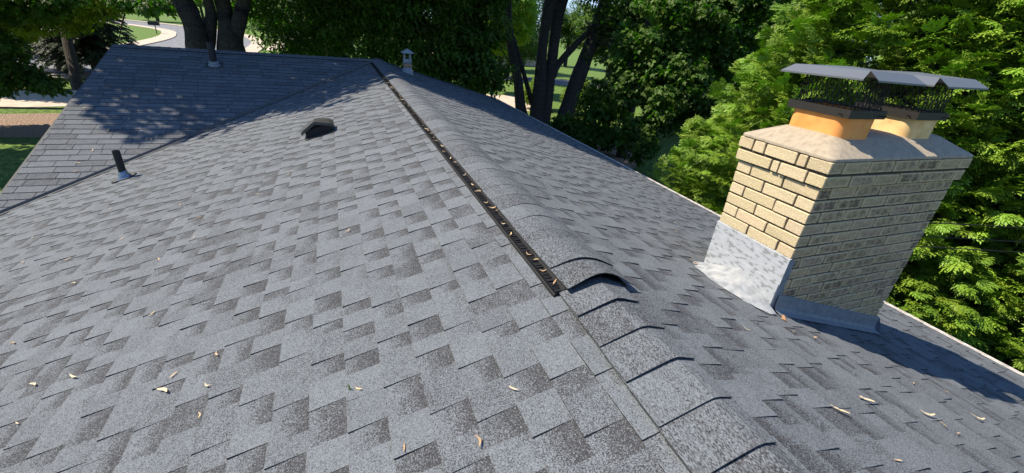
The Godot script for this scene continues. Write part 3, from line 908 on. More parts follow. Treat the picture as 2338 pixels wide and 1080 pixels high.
func flue(ch: Node3D, at: Vector3, m: Material, label: String, cap_label: String, s: int) -> void:
	var f := MB.new()
	var hx := 0.128
	var hz := 0.155
	var ht := 0.135
	var rings := []
	var rr := 0.055
	for q in [[0.0, 0.0, -0.02], [0.0, 0.0, 0.06], [0.001, 0.001, ht - 0.01], [-0.003, -0.003, ht], [-0.018, -0.018, ht], [-0.02, -0.02, -0.015]]:
		rings.append(round_rect(at.x - hx - q[0], at.x + hx + q[0], at.z - hz - q[1], at.z + hz + q[1], rr + q[0], at.y + q[2], 6))
	f.loft(rings)
	put("flue_tile", f.commit(), m, ch).set_meta("label", label)
	# cap: skirt band clamped round the tile, expanded mesh, bent sheet lid
	var cap := Node3D.new()
	cap.name = numbered("flue_cap", ch)
	ch.add_child(cap, true)
	cap.position = Vector3(at.x, at.y + 0.09, at.z)
	cap.set_meta("label", cap_label)
	var bx := hx + 0.012
	var bz := hz + 0.010
	var b := MB.new()
	var y0 := 0.012
	var y1 := 0.052
	var th := 0.003
	for sd in [[-1, 0], [1, 0], [0, -1], [0, 1]]:
		if sd[0] != 0: b.box(Vector3(sd[0] * bx - th, y0, -bz - th), Vector3(sd[0] * bx + th, y1, bz + th))
		else: b.box(Vector3(-bx + th, y0, sd[1] * bz - th), Vector3(bx - th, y1, sd[1] * bz + th))
	# inner shelf that rests on the rim of the tile
	for sd in [-1, 1]:
		b.box(Vector3(sd * (bx - 0.022) - 0.018, y1 - 0.008, -bz + th), Vector3(sd * (bx - 0.022) + 0.018, y1 - 0.003, bz - th))
		b.box(Vector3(-bx + 0.04, y1 - 0.008, sd * (bz - 0.022) - 0.018), Vector3(bx - 0.04, y1 - 0.003, sd * (bz - 0.022) + 0.018))
	put("skirt", b.commit(), M.black_metal, cap)
	for sd in [[Vector3(bx * 0.72, 0.028, bz), Vector3(0, 0, 1)], [Vector3(-bx, 0.028, bz * 0.8), Vector3(-1, 0, 0)], [Vector3(bx, 0.024, bz * 0.2), Vector3(1, 0, 0)]]:
		var sm := MB.new()
		sm.bar(sd[0], sd[0] + sd[1] * 0.020, 0.003, 6)
		sm.bar(sd[0] + sd[1] * 0.020, sd[0] + sd[1] * 0.025, 0.0062, 6)
		put("screw", sm.commit(), M.screw, cap)
	# expanded metal: crossing strands round the four sides
	var g := MB.new()
	var top := 0.195
	var cell := 0.029
	for side in 4:
		var along := Vector3(0, 0, 1) if side < 2 else Vector3(1, 0, 0)
		var half := (bz if side < 2 else bx) - 0.018
		var o := Vector3((1 if side == 0 else -1) * (bx - 0.018), 0, 0) if side < 2 else Vector3(0, 0, (1 if side == 2 else -1) * (bz - 0.018))
		var hgt := top - y1 + 0.006
		var slope_run := hgt * 0.36
		var u := -half - slope_run
		while u < half + slope_run:
			for sg in [-1.0, 1.0]:
				var ua := u
				var ub: float = u + sg * slope_run
				var ta := 0.0
				var tb := 1.0
				# clip to the side's width
				if sg > 0:
					ta = clampf((-half - ua) / (ub - ua), 0, 1); tb = clampf((half - ua) / (ub - ua), 0, 1)
				else:
					ta = clampf((half - ua) / (ub - ua), 0, 1); tb = clampf((-half - ua) / (ub - ua), 0, 1)
				if tb - ta > 0.02:
					var pa := o + along * lerpf(ua, ub, ta) + Vector3(0, y1 - 0.006 + hgt * ta, 0)
					var pb := o + along * lerpf(ua, ub, tb) + Vector3(0, y1 - 0.006 + hgt * tb, 0)
					g.bar(pa, pb, 0.0021, 4)
			u += cell
	put("mesh_screen", g.commit(), M.black_metal, cap)
	# lid: flat top with four flanges bent down, open notches at the corners
	var l := MB.new()
	var fx := hx + 0.035
	var fz := hz + 0.035
	var ly := 0.232
	var drop := 0.036
	var run := 0.062
	var up := 0.010
	var r := RandomNumberGenerator.new()
	r.seed = 40 + s
	var ctr := Vector3(0, ly + up, 0)
	var cor := [Vector3(-fx, ly, fz), Vector3(fx, ly, fz), Vector3(fx, ly, -fz), Vector3(-fx, ly, -fz)]
	for i in 4:
		cor[i].y += r.randf_range(-0.004, 0.004)
	for i in 4:
		var a: Vector3 = cor[i]
		var c: Vector3 = cor[(i + 1) % 4]
		l.tri(a, c, ctr)
		l.tri(a - Vector3(0, 0.0015, 0), ctr - Vector3(0, 0.0015, 0), c - Vector3(0, 0.0015, 0))
		var outw := Vector3(0, 0, 1)
		if i == 1: outw = Vector3(1, 0, 0)
		if i == 2: outw = Vector3(0, 0, -1)
		if i == 3: outw = Vector3(-1, 0, 0)
		var al := (c - a).normalized()
		var e := outw * run - Vector3(0, drop, 0)
		var p0 := a + e + al * 0.004 - al * 0.026
		var p1 := c + e - al * 0.004 + al * 0.026
		l.quad(p0, p1, c, a)
		var dn := Vector3(0, -0.0015, 0) - outw * 0.0006
		l.quad(a + dn, c + dn, p1 + dn, p0 + dn)
		# hem
		l.quad(p0 - Vector3(0, 0.008, 0), p1 - Vector3(0, 0.008, 0), p1, p0)
	put("lid", l.commit(), M.lid, cap)

# ------------------------------------------------------------------ vents on the roof
func on_left(x: float, z: float, h := 0.0) -> Vector3:
	return Vector3(x, roof_y(x), z) + Vector3(-S, 1, 0) / K * h

func left_basis() -> Basis:     # x up the slope towards the ridge, y normal, z along the ridge
	return Basis(Vector3(1, S, 0) / K, Vector3(-S, 1, 0) / K, Vector3(0, 0, 1))

func pipe(at: Vector3, up_h: float, rad: float, tilt: Basis, m_boot: Material, label: String, flange: float) -> void:
	var t := thing("vent_pipe", label, "vent pipe", at)
	var rings := []
	var nseg := 18
	for q in [[rad, -0.02], [rad, up_h], [rad - 0.006, up_h], [rad - 0.006, up_h - 0.12]]:
		var ring := []
		for i in nseg: ring.append(Vector3(q[0] * cos(-TAU * i / nseg), q[1], q[0] * sin(-TAU * i / nseg)))
		rings.append(ring)
	var mb := MB.new()
	mb.loft(rings)
	put("pipe", mb.commit(), M.plastic_black, t)
	var bo := MB.new()
	var rb := []
	for q in [[flange * 0.62, 0.008], [flange * 0.60, 0.016], [flange * 0.42, 0.035], [rad * 1.45, 0.058], [rad * 1.12, 0.085], [rad * 1.02, 0.09]]:
		var ring := []
		for i in nseg:
			var p := Vector3(q[0] * cos(-TAU * i / nseg), 0, q[0] * sin(-TAU * i / nseg))
			ring.append(tilt * p + Vector3(0, q[1], 0))
		rb.append(ring)
	bo.loft(rb)
	put("boot", bo.commit(), m_boot, t)
	var fl := MB.new()
	fl.box(Vector3(-flange * 0.8, 0.0, -flange * 0.72), Vector3(flange * 0.8, 0.0125, flange * 0.72), Color.WHITE, Transform3D(tilt, Vector3.ZERO))
	put("flange", fl.commit(), M.rake, t)

func make_vents() -> void:
	pipe(on_left(-3.405, -6.20, 0.004), 0.34, 0.038, left_basis(), M.boot, "slim black vent pipe with shiny metal boot below the valley", 0.13)
	var wing_b := Basis(Vector3(1, 0, 0), Vector3(0, 1, S) / K, Vector3(0, -S, 1) / K)
	pipe(Vector3(-3.09, RY - S * 0.667 + 0.004, -D + 0.667), 0.41, 0.062, wing_b, M.flashing_dark, "thick dark vent pipe near the ridge of the shaded wing roof", 0.17)
	# low black box vent: x uphill in its own frame
	var bv := thing("box_vent", "low black metal box vent with peaked hood on sunlit roof slope", "roof vent")
	bv.transform = Transform3D(left_basis() * Basis.from_scale(Vector3(0.78, 0.92, 0.80)), on_left(-1.16, -5.47, 0.0))
	var fl := MB.new()
	fl.box(Vector3(-0.20, 0.004, -0.235), Vector3(0.22, 0.0125, 0.235))
	put("flange", fl.commit(), M.vent_box, bv)
	var bs := MB.new()
	bs.box(Vector3(-0.18, 0.010, -0.14), Vector3(0.18, 0.10, 0.13))
	bs.box(Vector3(-0.10, 0.10, -0.12), Vector3(0.10, 0.14, 0.10))
	put("throat", bs.commit(), M.plastic_black, bv)
	var hd := MB.new()
	# hood: two folded planes meeting in a ridge that runs along the roof ridge, upright rim all round
	var hw := 0.235
	var pk := 0.185
	var ev := 0.085
	var z0 := -0.16
	var z1 := 0.19
	var rim := 0.035
	for sd in [-1.0, 1.0]:
		var e0 := Vector3(sd * hw, ev, z0 + 0.03)
		var e1 := Vector3(sd * hw, ev, z1 - 0.06)
		var m0 := Vector3(sd * hw * 0.82, ev + 0.03, z0)
		var m1 := Vector3(sd * hw * 0.82, ev + 0.03, z1 - 0.01)
		var p0 := Vector3(0, pk - 0.02, z0)
		var p1 := Vector3(0, pk, z1)
		var dn := Vector3(0, -rim, 0)
		for q in [[m0, m1, p1, p0], [e0, e1, m1, m0], [e0 + dn, e1 + dn, e1, e0], [e1 + dn, m1 + dn, m1, e1], [m1 + dn, p1 + dn, p1, m1], [p0 + dn, m0 + dn, m0, p0]]:
			if sd > 0: hd.quad(q[0], q[1], q[2], q[3])
			else: hd.quad(q[1], q[0], q[3], q[2])
	put("hood", hd.commit(), M.vent_box, bv)
	# galvanised gas vent behind the ridge
	var gv := thing("gas_vent", "galvanised gas vent with rusty collar and cone cap beside hip", "roof vent", Vector3(0.60, roof_y(0.60), -10.42))
	gv.scale = Vector3.ONE * 0.88
	var sides := 16
	var ringf := func(rad: float, y: float) -> Array:
		var o := []
		for i in sides: o.append(Vector3(rad * cos(-TAU * i / sides), y, rad * sin(-TAU * i / sides)))
		return o
	var a := MB.new()
	var sk := []
	for i in sides:
		var c := Vector3(0.15 * cos(-TAU * i / sides), 0, 0.15 * sin(-TAU * i / sides))
		sk.append(c + Vector3(0, -S * c.x + 0.006, 0))
	a.loft([sk, ringf.call(0.095, 0.16)])
	put("cone_flashing", a.commit(), M.galv, gv)
	a = MB.new()
	a.loft([ringf.call(0.10, 0.155), ringf.call(0.122, 0.165), ringf.call(0.118, 0.21), ringf.call(0.085, 0.22)])
	put("storm_collar", a.commit(), M.rust, gv)
	a = MB.new()
	a.loft([ringf.call(0.082, 0.10), ringf.call(0.082, 0.33)])
	put("stack", a.commit(), M.galv, gv)
	for i in 4:
		a = MB.new()
		a.box(Vector3(-0.028, 0.20, -0.003), Vector3(0.028, 0.50, 0.003), Color.WHITE, Transform3D(Basis(Vector3.UP, i * PI / 2 + 0.5), Vector3(cos(i * PI / 2 + 0.5 - PI / 2) * 0.10, 0, -sin(i * PI / 2 + 0.5 - PI / 2) * 0.10)))
		put("bracket", a.commit(), M.galv, gv)
	a = MB.new()
	a.loft([ringf.call(0.10, 0.26), ringf.call(0.112, 0.262), ringf.call(0.112, 0.34), ringf.call(0.10, 0.342)])
	put("wind_band", a.commit(), M.galv, gv)
	a = MB.new()
	a.loft([ringf.call(0.168, 0.482), ringf.call(0.165, 0.496), ringf.call(0.004, 0.585)], true, true)
	put("cone_cap", a.commit(), M.galv, gv)

# ------------------------------------------------------------------ litter on the roof
func leaf_mesh(length: float, width: float, curl: float, bend: float, r: RandomNumberGenerator) -> ArrayMesh:
	# a dry winged seed or leaf: heavy end, curved blade, edges turned up
	var mb := MB.new()
	var n := 7
	var rows := []
	for i in n + 1:
		var f := float(i) / n
		var w := width * (0.25 + 0.9 * pow(sin(PI * clampf(f * 0.86 + 0.07, 0, 1)), 0.8)) * (1.0 if f > 0.22 else 0.75)
		var a := bend * (f - 0.5)
		var c := Vector3(length * (f - 0.5), 0.002 + curl * pow(absf(f - 0.45) * 2.0, 2.0), length * 0.5 * sin(a) * (f - 0.5) * 2.0)
		var lift := r.randf_range(0.0, 0.3) * w
		rows.append([c + Vector3(0, lift, -w * 0.5), c + Vector3(0, 0.0004, 0), c + Vector3(0, lift * 0.7, w * 0.5)])
	for i in n:
		for j in 2:
			mb.quad(rows[i][j], rows[i][j + 1], rows[i + 1][j + 1], rows[i + 1][j])
	return mb.commit()

func make_litter() -> void:
	var r := RandomNumberGenerator.new()
	r.seed = 88
	var shapes := []
	for i in 8: shapes.append(leaf_mesh(0.05, r.randf_range(0.0065, 0.0105), r.randf_range(0.002, 0.008), r.randf_range(-1.2, 1.2), r))
	var mats := [M.leaf_dry, M.leaf_dry2, M.leaf_dry, M.leaf_brown]
	var put_leaf := func(si: int, x: float, z: float, size: float, turn: float, label: String, group: String, m: Material) -> void:
		var s: Array = slopes[si]
		var up: Vector3 = s[3]
		var y := RY - S * (absf(x) if si < 2 else (z + D))
		var bx: Vector3 = s[1] * cos(turn) + s[2] * sin(turn)
		var o := put("dry_leaf", shapes[r.randi() % shapes.size()], m, self, Transform3D(Basis(bx * size, up * size, bx.cross(up) * size), Vector3(x, y, z) + up * 0.0105))
		tag(o, label, "leaf", group)
	for q in LITTER:
		var lab := ""
		if q[0] == 0: lab = "small dry leaf bit on near shingles at the bottom of the picture" if q[2] > -1.6 else ("tan leaf scrap high on the left slope near pipe and valley" if q[2] < -4.6 else ("tan leaf scrap toward the left edge on the sunlit slope" if q[1] < -2.0 else "tan leaf scrap in the middle of the sunlit left slope"))
		elif q[0] == 1: lab = "dry leaf scrap on right slope close below the chimney" if q[2] > -1.5 else ("dry tan leaf bit on the right slope beside the ridge" if q[1] < 1.4 else ("dry tan leaf bit on right slope just beyond the chimney" if q[2] > -3.6 else "dry tan leaf bit far down the right slope near the eave"))
		else: lab = "pale leaf on the wing roof in the sunlit part" if q[2] > -8.3 else "pale leaf on the wing roof near the tree shadow"
		var grp := lab.replace("leaf", "leaves")
		if q.size() > 4: lab = q[4]; grp = ""
		put_leaf.call(q[0], q[1], q[2], q[3] / 0.062, r.randf() * TAU if q.size() < 6 else q[5], lab, grp, mats[r.randi() % 4] if q.size() < 5 else M.leaf_dry2)
	# bits caught in the channel of the ridge vent
	var z := -1.33
	while z > -8.2:
		var lab := "pale leaf bit caught in the black ridge vent channel"
		var x := r.randf_range(-0.172, -0.150)
		var o := put("vent_debris", shapes[r.randi() % 8], [M.leaf_dry, M.leaf_dry2, M.leaf_brown][r.randi() % 3], self, Transform3D(Basis(Vector3(0, 1, 0), r.randf() * TAU) * Basis(Vector3(1, 0, 0), r.randf_range(-0.7, 0.7)) * Basis.from_scale(Vector3.ONE * r.randf_range(0.45, 1.05)), Vector3(x, roof_y(x) + r.randf_range(0.026, 0.032), z)))
		tag(o, lab, "leaf", "leaf bits caught along the ridge vent")
		z -= r.randf_range(0.05, 0.24)
	# green sprig stuck under a tab, twig by the ridge
	var sp2 := thing("green_sprig", "tiny green sprig sprouting from shingles on the left roof slope", "sprig", on_left(-0.985, -1.245, 0.006))
	for i in 4:
		var mb := MB.new()
		var a := r.randf() * TAU
		mb.bar(Vector3.ZERO, Vector3(cos(a) * 0.008, 0.018 + i * 0.006, sin(a) * 0.008), 0.0022, 4, 0.0005)
		put("leaf", mb.commit(), M.sprig, sp2)
	var tw := thing("twig", "thin bent brown twigs lying beside the ridge caps", "twig", Vector3(0.16, roof_y(0.16) + 0.012, -1.60))
	for q in [[Vector3(-0.05, 0.014, -0.02), Vector3(0.05, -0.014, 0.05)], [Vector3(-0.02, 0.006, 0.03), Vector3(0.04, -0.01, -0.03)], [Vector3(0.0, 0.0, 0.0), Vector3(0.05, -0.01, 0.08)]]:
		var mb := MB.new()
		mb.bar(q[0], q[1], 0.0022, 5, 0.001)
		put("stick", mb.commit(), M.leaf_brown, tw)

const LITTER := [   # [slope, x, z, length in metres, label, turn]
	[0, -3.379, -4.098, 0.048], [0, -2.957, -3.812, 0.058], [0, -2.153, -3.164, 0.050], [0, -2.680, -3.262, 0.046], [0, -3.118, -3.407, 0.042],
	[0, -1.967, -2.405, 0.052], [0, -2.713, -2.660, 0.050], [0, -1.533, -1.794, 0.040], [0, -1.529, -1.600, 0.040], [0, -1.694, -1.769, 0.044],
	[0, -1.518, -1.442, 0.038], [0, -0.626, -0.817, 0.048], [0, -0.477, -0.937, 0.044], [0, -0.955, -1.231, 0.038], [0, -0.836, -0.913, 0.038],
	[0, -3.075, -6.391, 0.048], [0, -2.910, -6.628, 0.048], [0, -3.206, -6.269, 0.044], [0, -2.424, -5.828, 0.044], [0, -2.095, -6.088, 0.044],
	[0, -2.313, -4.288, 0.050], [0, -3.084, -4.940, 0.054], [0, -2.046, -3.785, 0.054], [0, -2.550, -7.752, 0.044], [0, -0.942, -2.565, 0.044],
	[0, -2.243, -3.901, 0.042], [0, -1.989, -3.361, 0.044], [0, -2.622, -3.875, 0.048], [0, -3.644, -4.766, 0.044], [0, -3.928, -5.436, 0.042],
	[0, -1.409, -4.183, 0.042], [0, -1.632, -3.898, 0.042], [0, -2.182, -2.060, 0.070, "long curled tan seed wing at lower left of sunlit slope, upper one", 2.30], [0, -2.365, -2.129, 0.060, "tan seed wing near left frame edge, lower left of slope", 2.30], [0, -1.705, -1.688, 0.081, "longest curved pale seed wing at lower left of sunlit slope", 2.30],
	[0, -2.297, -1.860, 0.032, "stubby tan leaf bit at the bottom left corner of picture", 2.30], [1, 1.295, -0.478, 0.053], [1, 1.310, -0.438, 0.041], [1, 1.675, -0.738, 0.044], [1, 3.811, -1.345, 0.048],
	[1, 0.575, -0.361, 0.044], [1, 1.966, -0.688, 0.041], [1, 0.704, -1.037, 0.044], [1, 1.298, -1.058, 0.044], [1, 1.148, -1.089, 0.039],
	[1, 0.165, -1.403, 0.041], [1, 1.735, -4.109, 0.048], [1, 1.166, -3.376, 0.048], [1, 1.217, -3.317, 0.048], [1, 1.859, -4.054, 0.048],
	[1, 1.794, -3.851, 0.048], [1, 1.439, -3.145, 0.048], [1, 2.134, -3.815, 0.048], [1, 1.947, -3.808, 0.044], [1, 1.804, -3.266, 0.048],
	[1, 2.768, -4.121, 0.048], [1, 3.614, -5.080, 0.044], [1, 2.438, -4.252, 0.044], [1, 0.705, -2.567, 0.048], [1, 2.030, -3.241, 0.048],
	[1, 1.816, -2.951, 0.052], [1, 1.944, -3.045, 0.048], [1, 2.017, -2.915, 0.052], [1, 2.152, -2.954, 0.052], [1, 1.556, -2.564, 0.053],
	[1, 1.705, -2.566, 0.053], [1, 2.080, -2.776, 0.048], [1, 2.867, -3.302, 0.048], [1, 2.699, -3.408, 0.048], [1, 2.701, -4.060, 0.044],
	[1, 0.794, -3.348, 0.044], [1, 1.040, -4.724, 0.044], [1, 0.795, -2.999, 0.044], [1, 1.048, -4.091, 0.044], [1, 1.114, -6.061, 0.048],
	[1, 0.925, -6.732, 0.048], [1, 1.113, -2.711, 0.043], [1, 0.992, -2.305, 0.043], [1, 0.609, -0.562, 0.085, "long narrow tan seed wing on right slope, leftmost of the row below chimney", 0.90], [1, 0.906, -0.622, 0.076, "curled tan seed wing on right slope just below the chimney shadow", 0.90],
	[1, 1.277, -0.536, 0.090, "long thin tan seed wing on right slope, middle of the row", 0.90], [1, 1.792, -0.508, 0.085, "long thin tan seed wing nearest the right frame edge", 0.90], [2, -4.578, -8.634, 0.075], [2, -3.959, -8.321, 0.075], [2, -3.833, -8.816, 0.075],
	[2, -3.657, -8.190, 0.075], [2, -4.130, -8.005, 0.075], [2, -3.567, -7.773, 0.075], [2, -3.625, -7.773, 0.075], [2, -4.174, -7.510, 0.075],
	[2, -4.243, -7.222, 0.075], [2, -4.224, -7.032, 0.075], [2, -2.684, -8.640, 0.075], [2, -4.508, -6.410, 0.075]]


# ------------------------------------------------------------------ trees
func leaf_poly(mb: MB, x: Transform3D, size: float, col: Color, shape: Array) -> void:
	var c := x * Vector3(0, 0, size * 0.35)
	for i in shape.size():
		var p: Vector2 = shape[i]
		var q: Vector2 = shape[(i + 1) % shape.size()]
		mb.tri(c, x * Vector3(p.x * size, absf(p.x) * size * 0.22 - p.y * p.y * size * 0.12, p.y * size), x * Vector3(q.x * size, absf(q.x) * size * 0.22 - q.y * q.y * size * 0.12, q.y * size), Vector2.ZERO, Vector2.ZERO, Vector2.ZERO, col)

const MAPLE := [Vector2(0, 0), Vector2(0.30, 0.02), Vector2(0.22, 0.22), Vector2(0.55, 0.42), Vector2(0.24, 0.48), Vector2(0.18, 0.62), Vector2(0, 1.0), Vector2(-0.18, 0.62), Vector2(-0.24, 0.48), Vector2(-0.55, 0.42), Vector2(-0.22, 0.22), Vector2(-0.30, 0.02)]
const OVAL := [Vector2(0, 0), Vector2(0.34, 0.35), Vector2(0.20, 0.75), Vector2(0, 1.0), Vector2(-0.20, 0.75), Vector2(-0.34, 0.35)]

func maple_cluster(s: int, n: int, leaf: float, spread: float, shape: Array) -> ArrayMesh:
	# the end of a twig: leaves on short stalks round a thin stem
	var r := RandomNumberGenerator.new()
	r.seed = s
	var mb := MB.new()
	for i in n:
		var a := r.randf() * TAU
		var f := float(i) / n
		var p := Vector3(cos(a) * spread * r.randf_range(0.3, 1.0), r.randf_range(-0.5, 0.5) * spread * 0.9, sin(a) * spread * r.randf_range(0.3, 1.0))
		var b := Basis(Vector3.UP, -a + PI / 2 + r.randf_range(-0.6, 0.6)) * Basis(Vector3.RIGHT, r.randf_range(0.1, 0.95)) * Basis(Vector3.BACK, r.randf_range(-0.5, 0.5))
		var g := r.randf_range(0.7, 1.25)
		leaf_poly(mb, Transform3D(b, p), leaf * r.randf_range(0.75, 1.2), Color(g * r.randf_range(0.9, 1.15), g, g * 0.9), shape)
	return mb.commit()

func thuja_spray(s: int) -> ArrayMesh:
	# a flat fan of scale-leaf branchlets, drooping a little at the tips; grows along +z
	var r := RandomNumberGenerator.new()
	r.seed = s
	var mb := MB.new()
	var blade := func(a: Vector3, d: Vector3, len_: float, w: float, g: float) -> void:
		var sd := d.cross(Vector3.UP).normalized() * w
		var m := a + d * len_ * 0.55 + Vector3(0, 0.006, 0)
		var e := a + d * len_ - Vector3(0, len_ * 0.12, 0)
		var col := Color(g * 0.95, g, g * 0.8)
		mb.quad(a - sd * 0.4, a + sd * 0.4, m + sd, m - sd, col)
		mb.quad(m - sd, m + sd, e + sd * 0.3, e - sd * 0.3, Color(g * 1.2, g * 1.1, g * 0.8))
	for st in 3:                    # three main branchlets in a fan
		var ang := (st - 1) * 0.55 + r.randf_range(-0.12, 0.12)
		var dir := Vector3(sin(ang), r.randf_range(-0.15, 0.12), cos(ang)).normalized()
		var ln := 0.20 * r.randf_range(0.8, 1.1)
		for k in 8:
			var f := (k + 0.6) / 8.0
			var p := dir * ln * f + Vector3(0, -0.03 * f * f, 0)
			for sd in [-1.0, 1.0]:
				var a2: float = ang + sd * r.randf_range(0.5, 0.8)
				blade.call(p, Vector3(sin(a2), r.randf_range(-0.25, 0.15), cos(a2)).normalized(), 0.085 * (1.15 - 0.55 * f) * r.randf_range(0.8, 1.2), 0.0092, r.randf_range(0.75, 1.2))
		blade.call(dir * ln * 0.8, dir, 0.08, 0.010, 1.1)
	return mb.commit()

func spruce_bough(s: int) -> ArrayMesh:
	var r := RandomNumberGenerator.new()
	r.seed = s
	var mb := MB.new()
	for k in 14:
		var f := k / 14.0
		var p := Vector3(0, -0.18 * f * f, f * 0.9)
		for sd in [-1.0, 1.0]:
			var ln := 0.34 * (1.05 - 0.75 * f) * r.randf_range(0.7, 1.2)
			var e := p + Vector3(sd * ln * 0.85, -ln * r.randf_range(0.1, 0.5), ln * 0.5)
			var wv := Vector3(0, 0.0, 0.028)
			var g := r.randf_range(0.7, 1.2)
			mb.quad(p - wv, p + wv, e + wv * 0.4, e - wv * 0.4, Color(g, g, g))
			var h := p.lerp(e, 0.5) - Vector3(0, 0.07, 0)
			mb.tri(p, e, h, Vector2.ZERO, Vector2.ZERO, Vector2.ZERO, Color(g * 0.8, g * 0.8, g * 0.8))
	return mb.commit()

# leaves of one crown: copies of one small spray scattered through blobs [x, y, z, rx, ry, rz], with gaps from a noise
func crown(parent: Node, mesh: Mesh, m: Material, blobs: Array, count: int, s: int, smin: float, smax: float, gap_f: float, gap_t: float, mode := 0, inner := 0.35, tint := 1.0) -> void:
	var r := RandomNumberGenerator.new()
	r.seed = s
	var gap := noise(s + 5, gap_f, 2)
	var total := 0.0
	for b in blobs: total += b[3] * b[4] * b[5]
	var buf := PackedFloat32Array()
	for b in blobs:
		var n := int(count * b[3] * b[4] * b[5] / total)
		for i in n:
			var d := Vector3(r.randfn(), r.randfn(), r.randfn()).normalized()
			var q := lerpf(inner, 1.0, pow(r.randf(), 0.6))
			var p := Vector3(b[0] + d.x * b[3] * q, b[1] + d.y * b[4] * q, b[2] + d.z * b[5] * q)
			if gap.get_noise_3dv(p) < gap_t: continue
			if p.y < 0.25: continue
			var bs: Basis
			var sc := r.randf_range(smin, smax)
			if mode == 0:
				bs = Basis(Vector3.UP, r.randf() * TAU) * Basis(Vector3.RIGHT, r.randf_range(-0.5, 0.5))
			else:        # sprays point outwards
				var hd := Vector3(d.x, 0, d.z).normalized()
				var yaw := atan2(hd.x, hd.z) + r.randfn() * 0.55
				bs = Basis(Vector3.UP, yaw) * Basis(Vector3.RIGHT, r.randfn() * 0.35 - 0.15) * Basis(Vector3.BACK, r.randfn() * 0.6)
			bs = bs.scaled(Vector3.ONE * sc)
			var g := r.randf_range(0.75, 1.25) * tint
			buf.append_array([bs.x.x, bs.y.x, bs.z.x, p.x, bs.x.y, bs.y.y, bs.z.y, p.y, bs.x.z, bs.y.z, bs.z.z, p.z, g * r.randf_range(0.9, 1.2), g, g * r.randf_range(0.7, 1.0), 1.0])
	multi(parent, mesh, m, buf)

func multi(parent: Node, mesh: Mesh, m: Material, buf: PackedFloat32Array) -> void:
	var mm := MultiMesh.new()
	mm.transform_format = MultiMesh.TRANSFORM_3D
	mm.use_colors = true
	mm.mesh = mesh
	mm.instance_count = buf.size() / 16
	mm.buffer = buf
	var o := MultiMeshInstance3D.new()
	o.name = numbered("crown", parent)
	o.multimesh = mm
	o.material_override = m
	parent.add_child(o, true)
	o.set_meta("kind", "stuff")

func limb(path: Array, sides := 12, s := 1) -> ArrayMesh:
	# path of [x, y, z, radius]; smoothed, with flutes like old bark
	var mb := MB.new()
	var f := noise(s, 1.3, 3)
	var pts := []
	for i in path.size() - 1:
		var p0: Array = path[maxi(i - 1, 0)]
		var p1: Array = path[i]
		var p2: Array = path[i + 1]
		var p3: Array = path[mini(i + 2, path.size() - 1)]
		for k in 6:
			var t := k / 6.0
			var q := []
			for c in 4:
				q.append(0.5 * (2.0 * p1[c] + (p2[c] - p0[c]) * t + (2.0 * p0[c] - 5.0 * p1[c] + 4.0 * p2[c] - p3[c]) * t * t + (3.0 * p1[c] - p0[c] - 3.0 * p2[c] + p3[c]) * t * t * t))
			pts.append(q)
	pts.append(path[-1])
	var rings := []
	for i in pts.size():
		var a: Array = pts[maxi(i - 1, 0)]
		var b: Array = pts[mini(i + 1, pts.size() - 1)]
		var c: Array = pts[i]
		var z := (Vector3(b[0], b[1], b[2]) - Vector3(a[0], a[1], a[2])).normalized()
		var x := z.cross(Vector3.FORWARD if absf(z.z) < 0.8 else Vector3.RIGHT).normalized()
		var y := z.cross(x)
		var ring := []
		var o := Vector3(c[0], c[1], c[2])
		for j in sides:
			var an := TAU * j / sides
			var rad: float = maxf(c[3], 0.006) * (1.0 + 0.13 * f.get_noise_3d(cos(an) * 2.0, sin(an) * 2.0, o.y * 0.9) + 0.05 * sin(an * 5.0 + o.y * 0.7))
			ring.append(o + (x * cos(an) + y * sin(an)) * rad)
		rings.append(ring)
	mb.loft(rings, true, true, false)
	return mb.commit()

func tree(called: String, label: String, trunks: Array, category := "tree", group := "") -> Node3D:
	var t := thing(called, label, category, Vector3.ZERO, group)
	for i in trunks.size():
		put("trunk" if i == 0 else "limb", limb(trunks[i], 12, i + 3), M.bark, t)
	return t

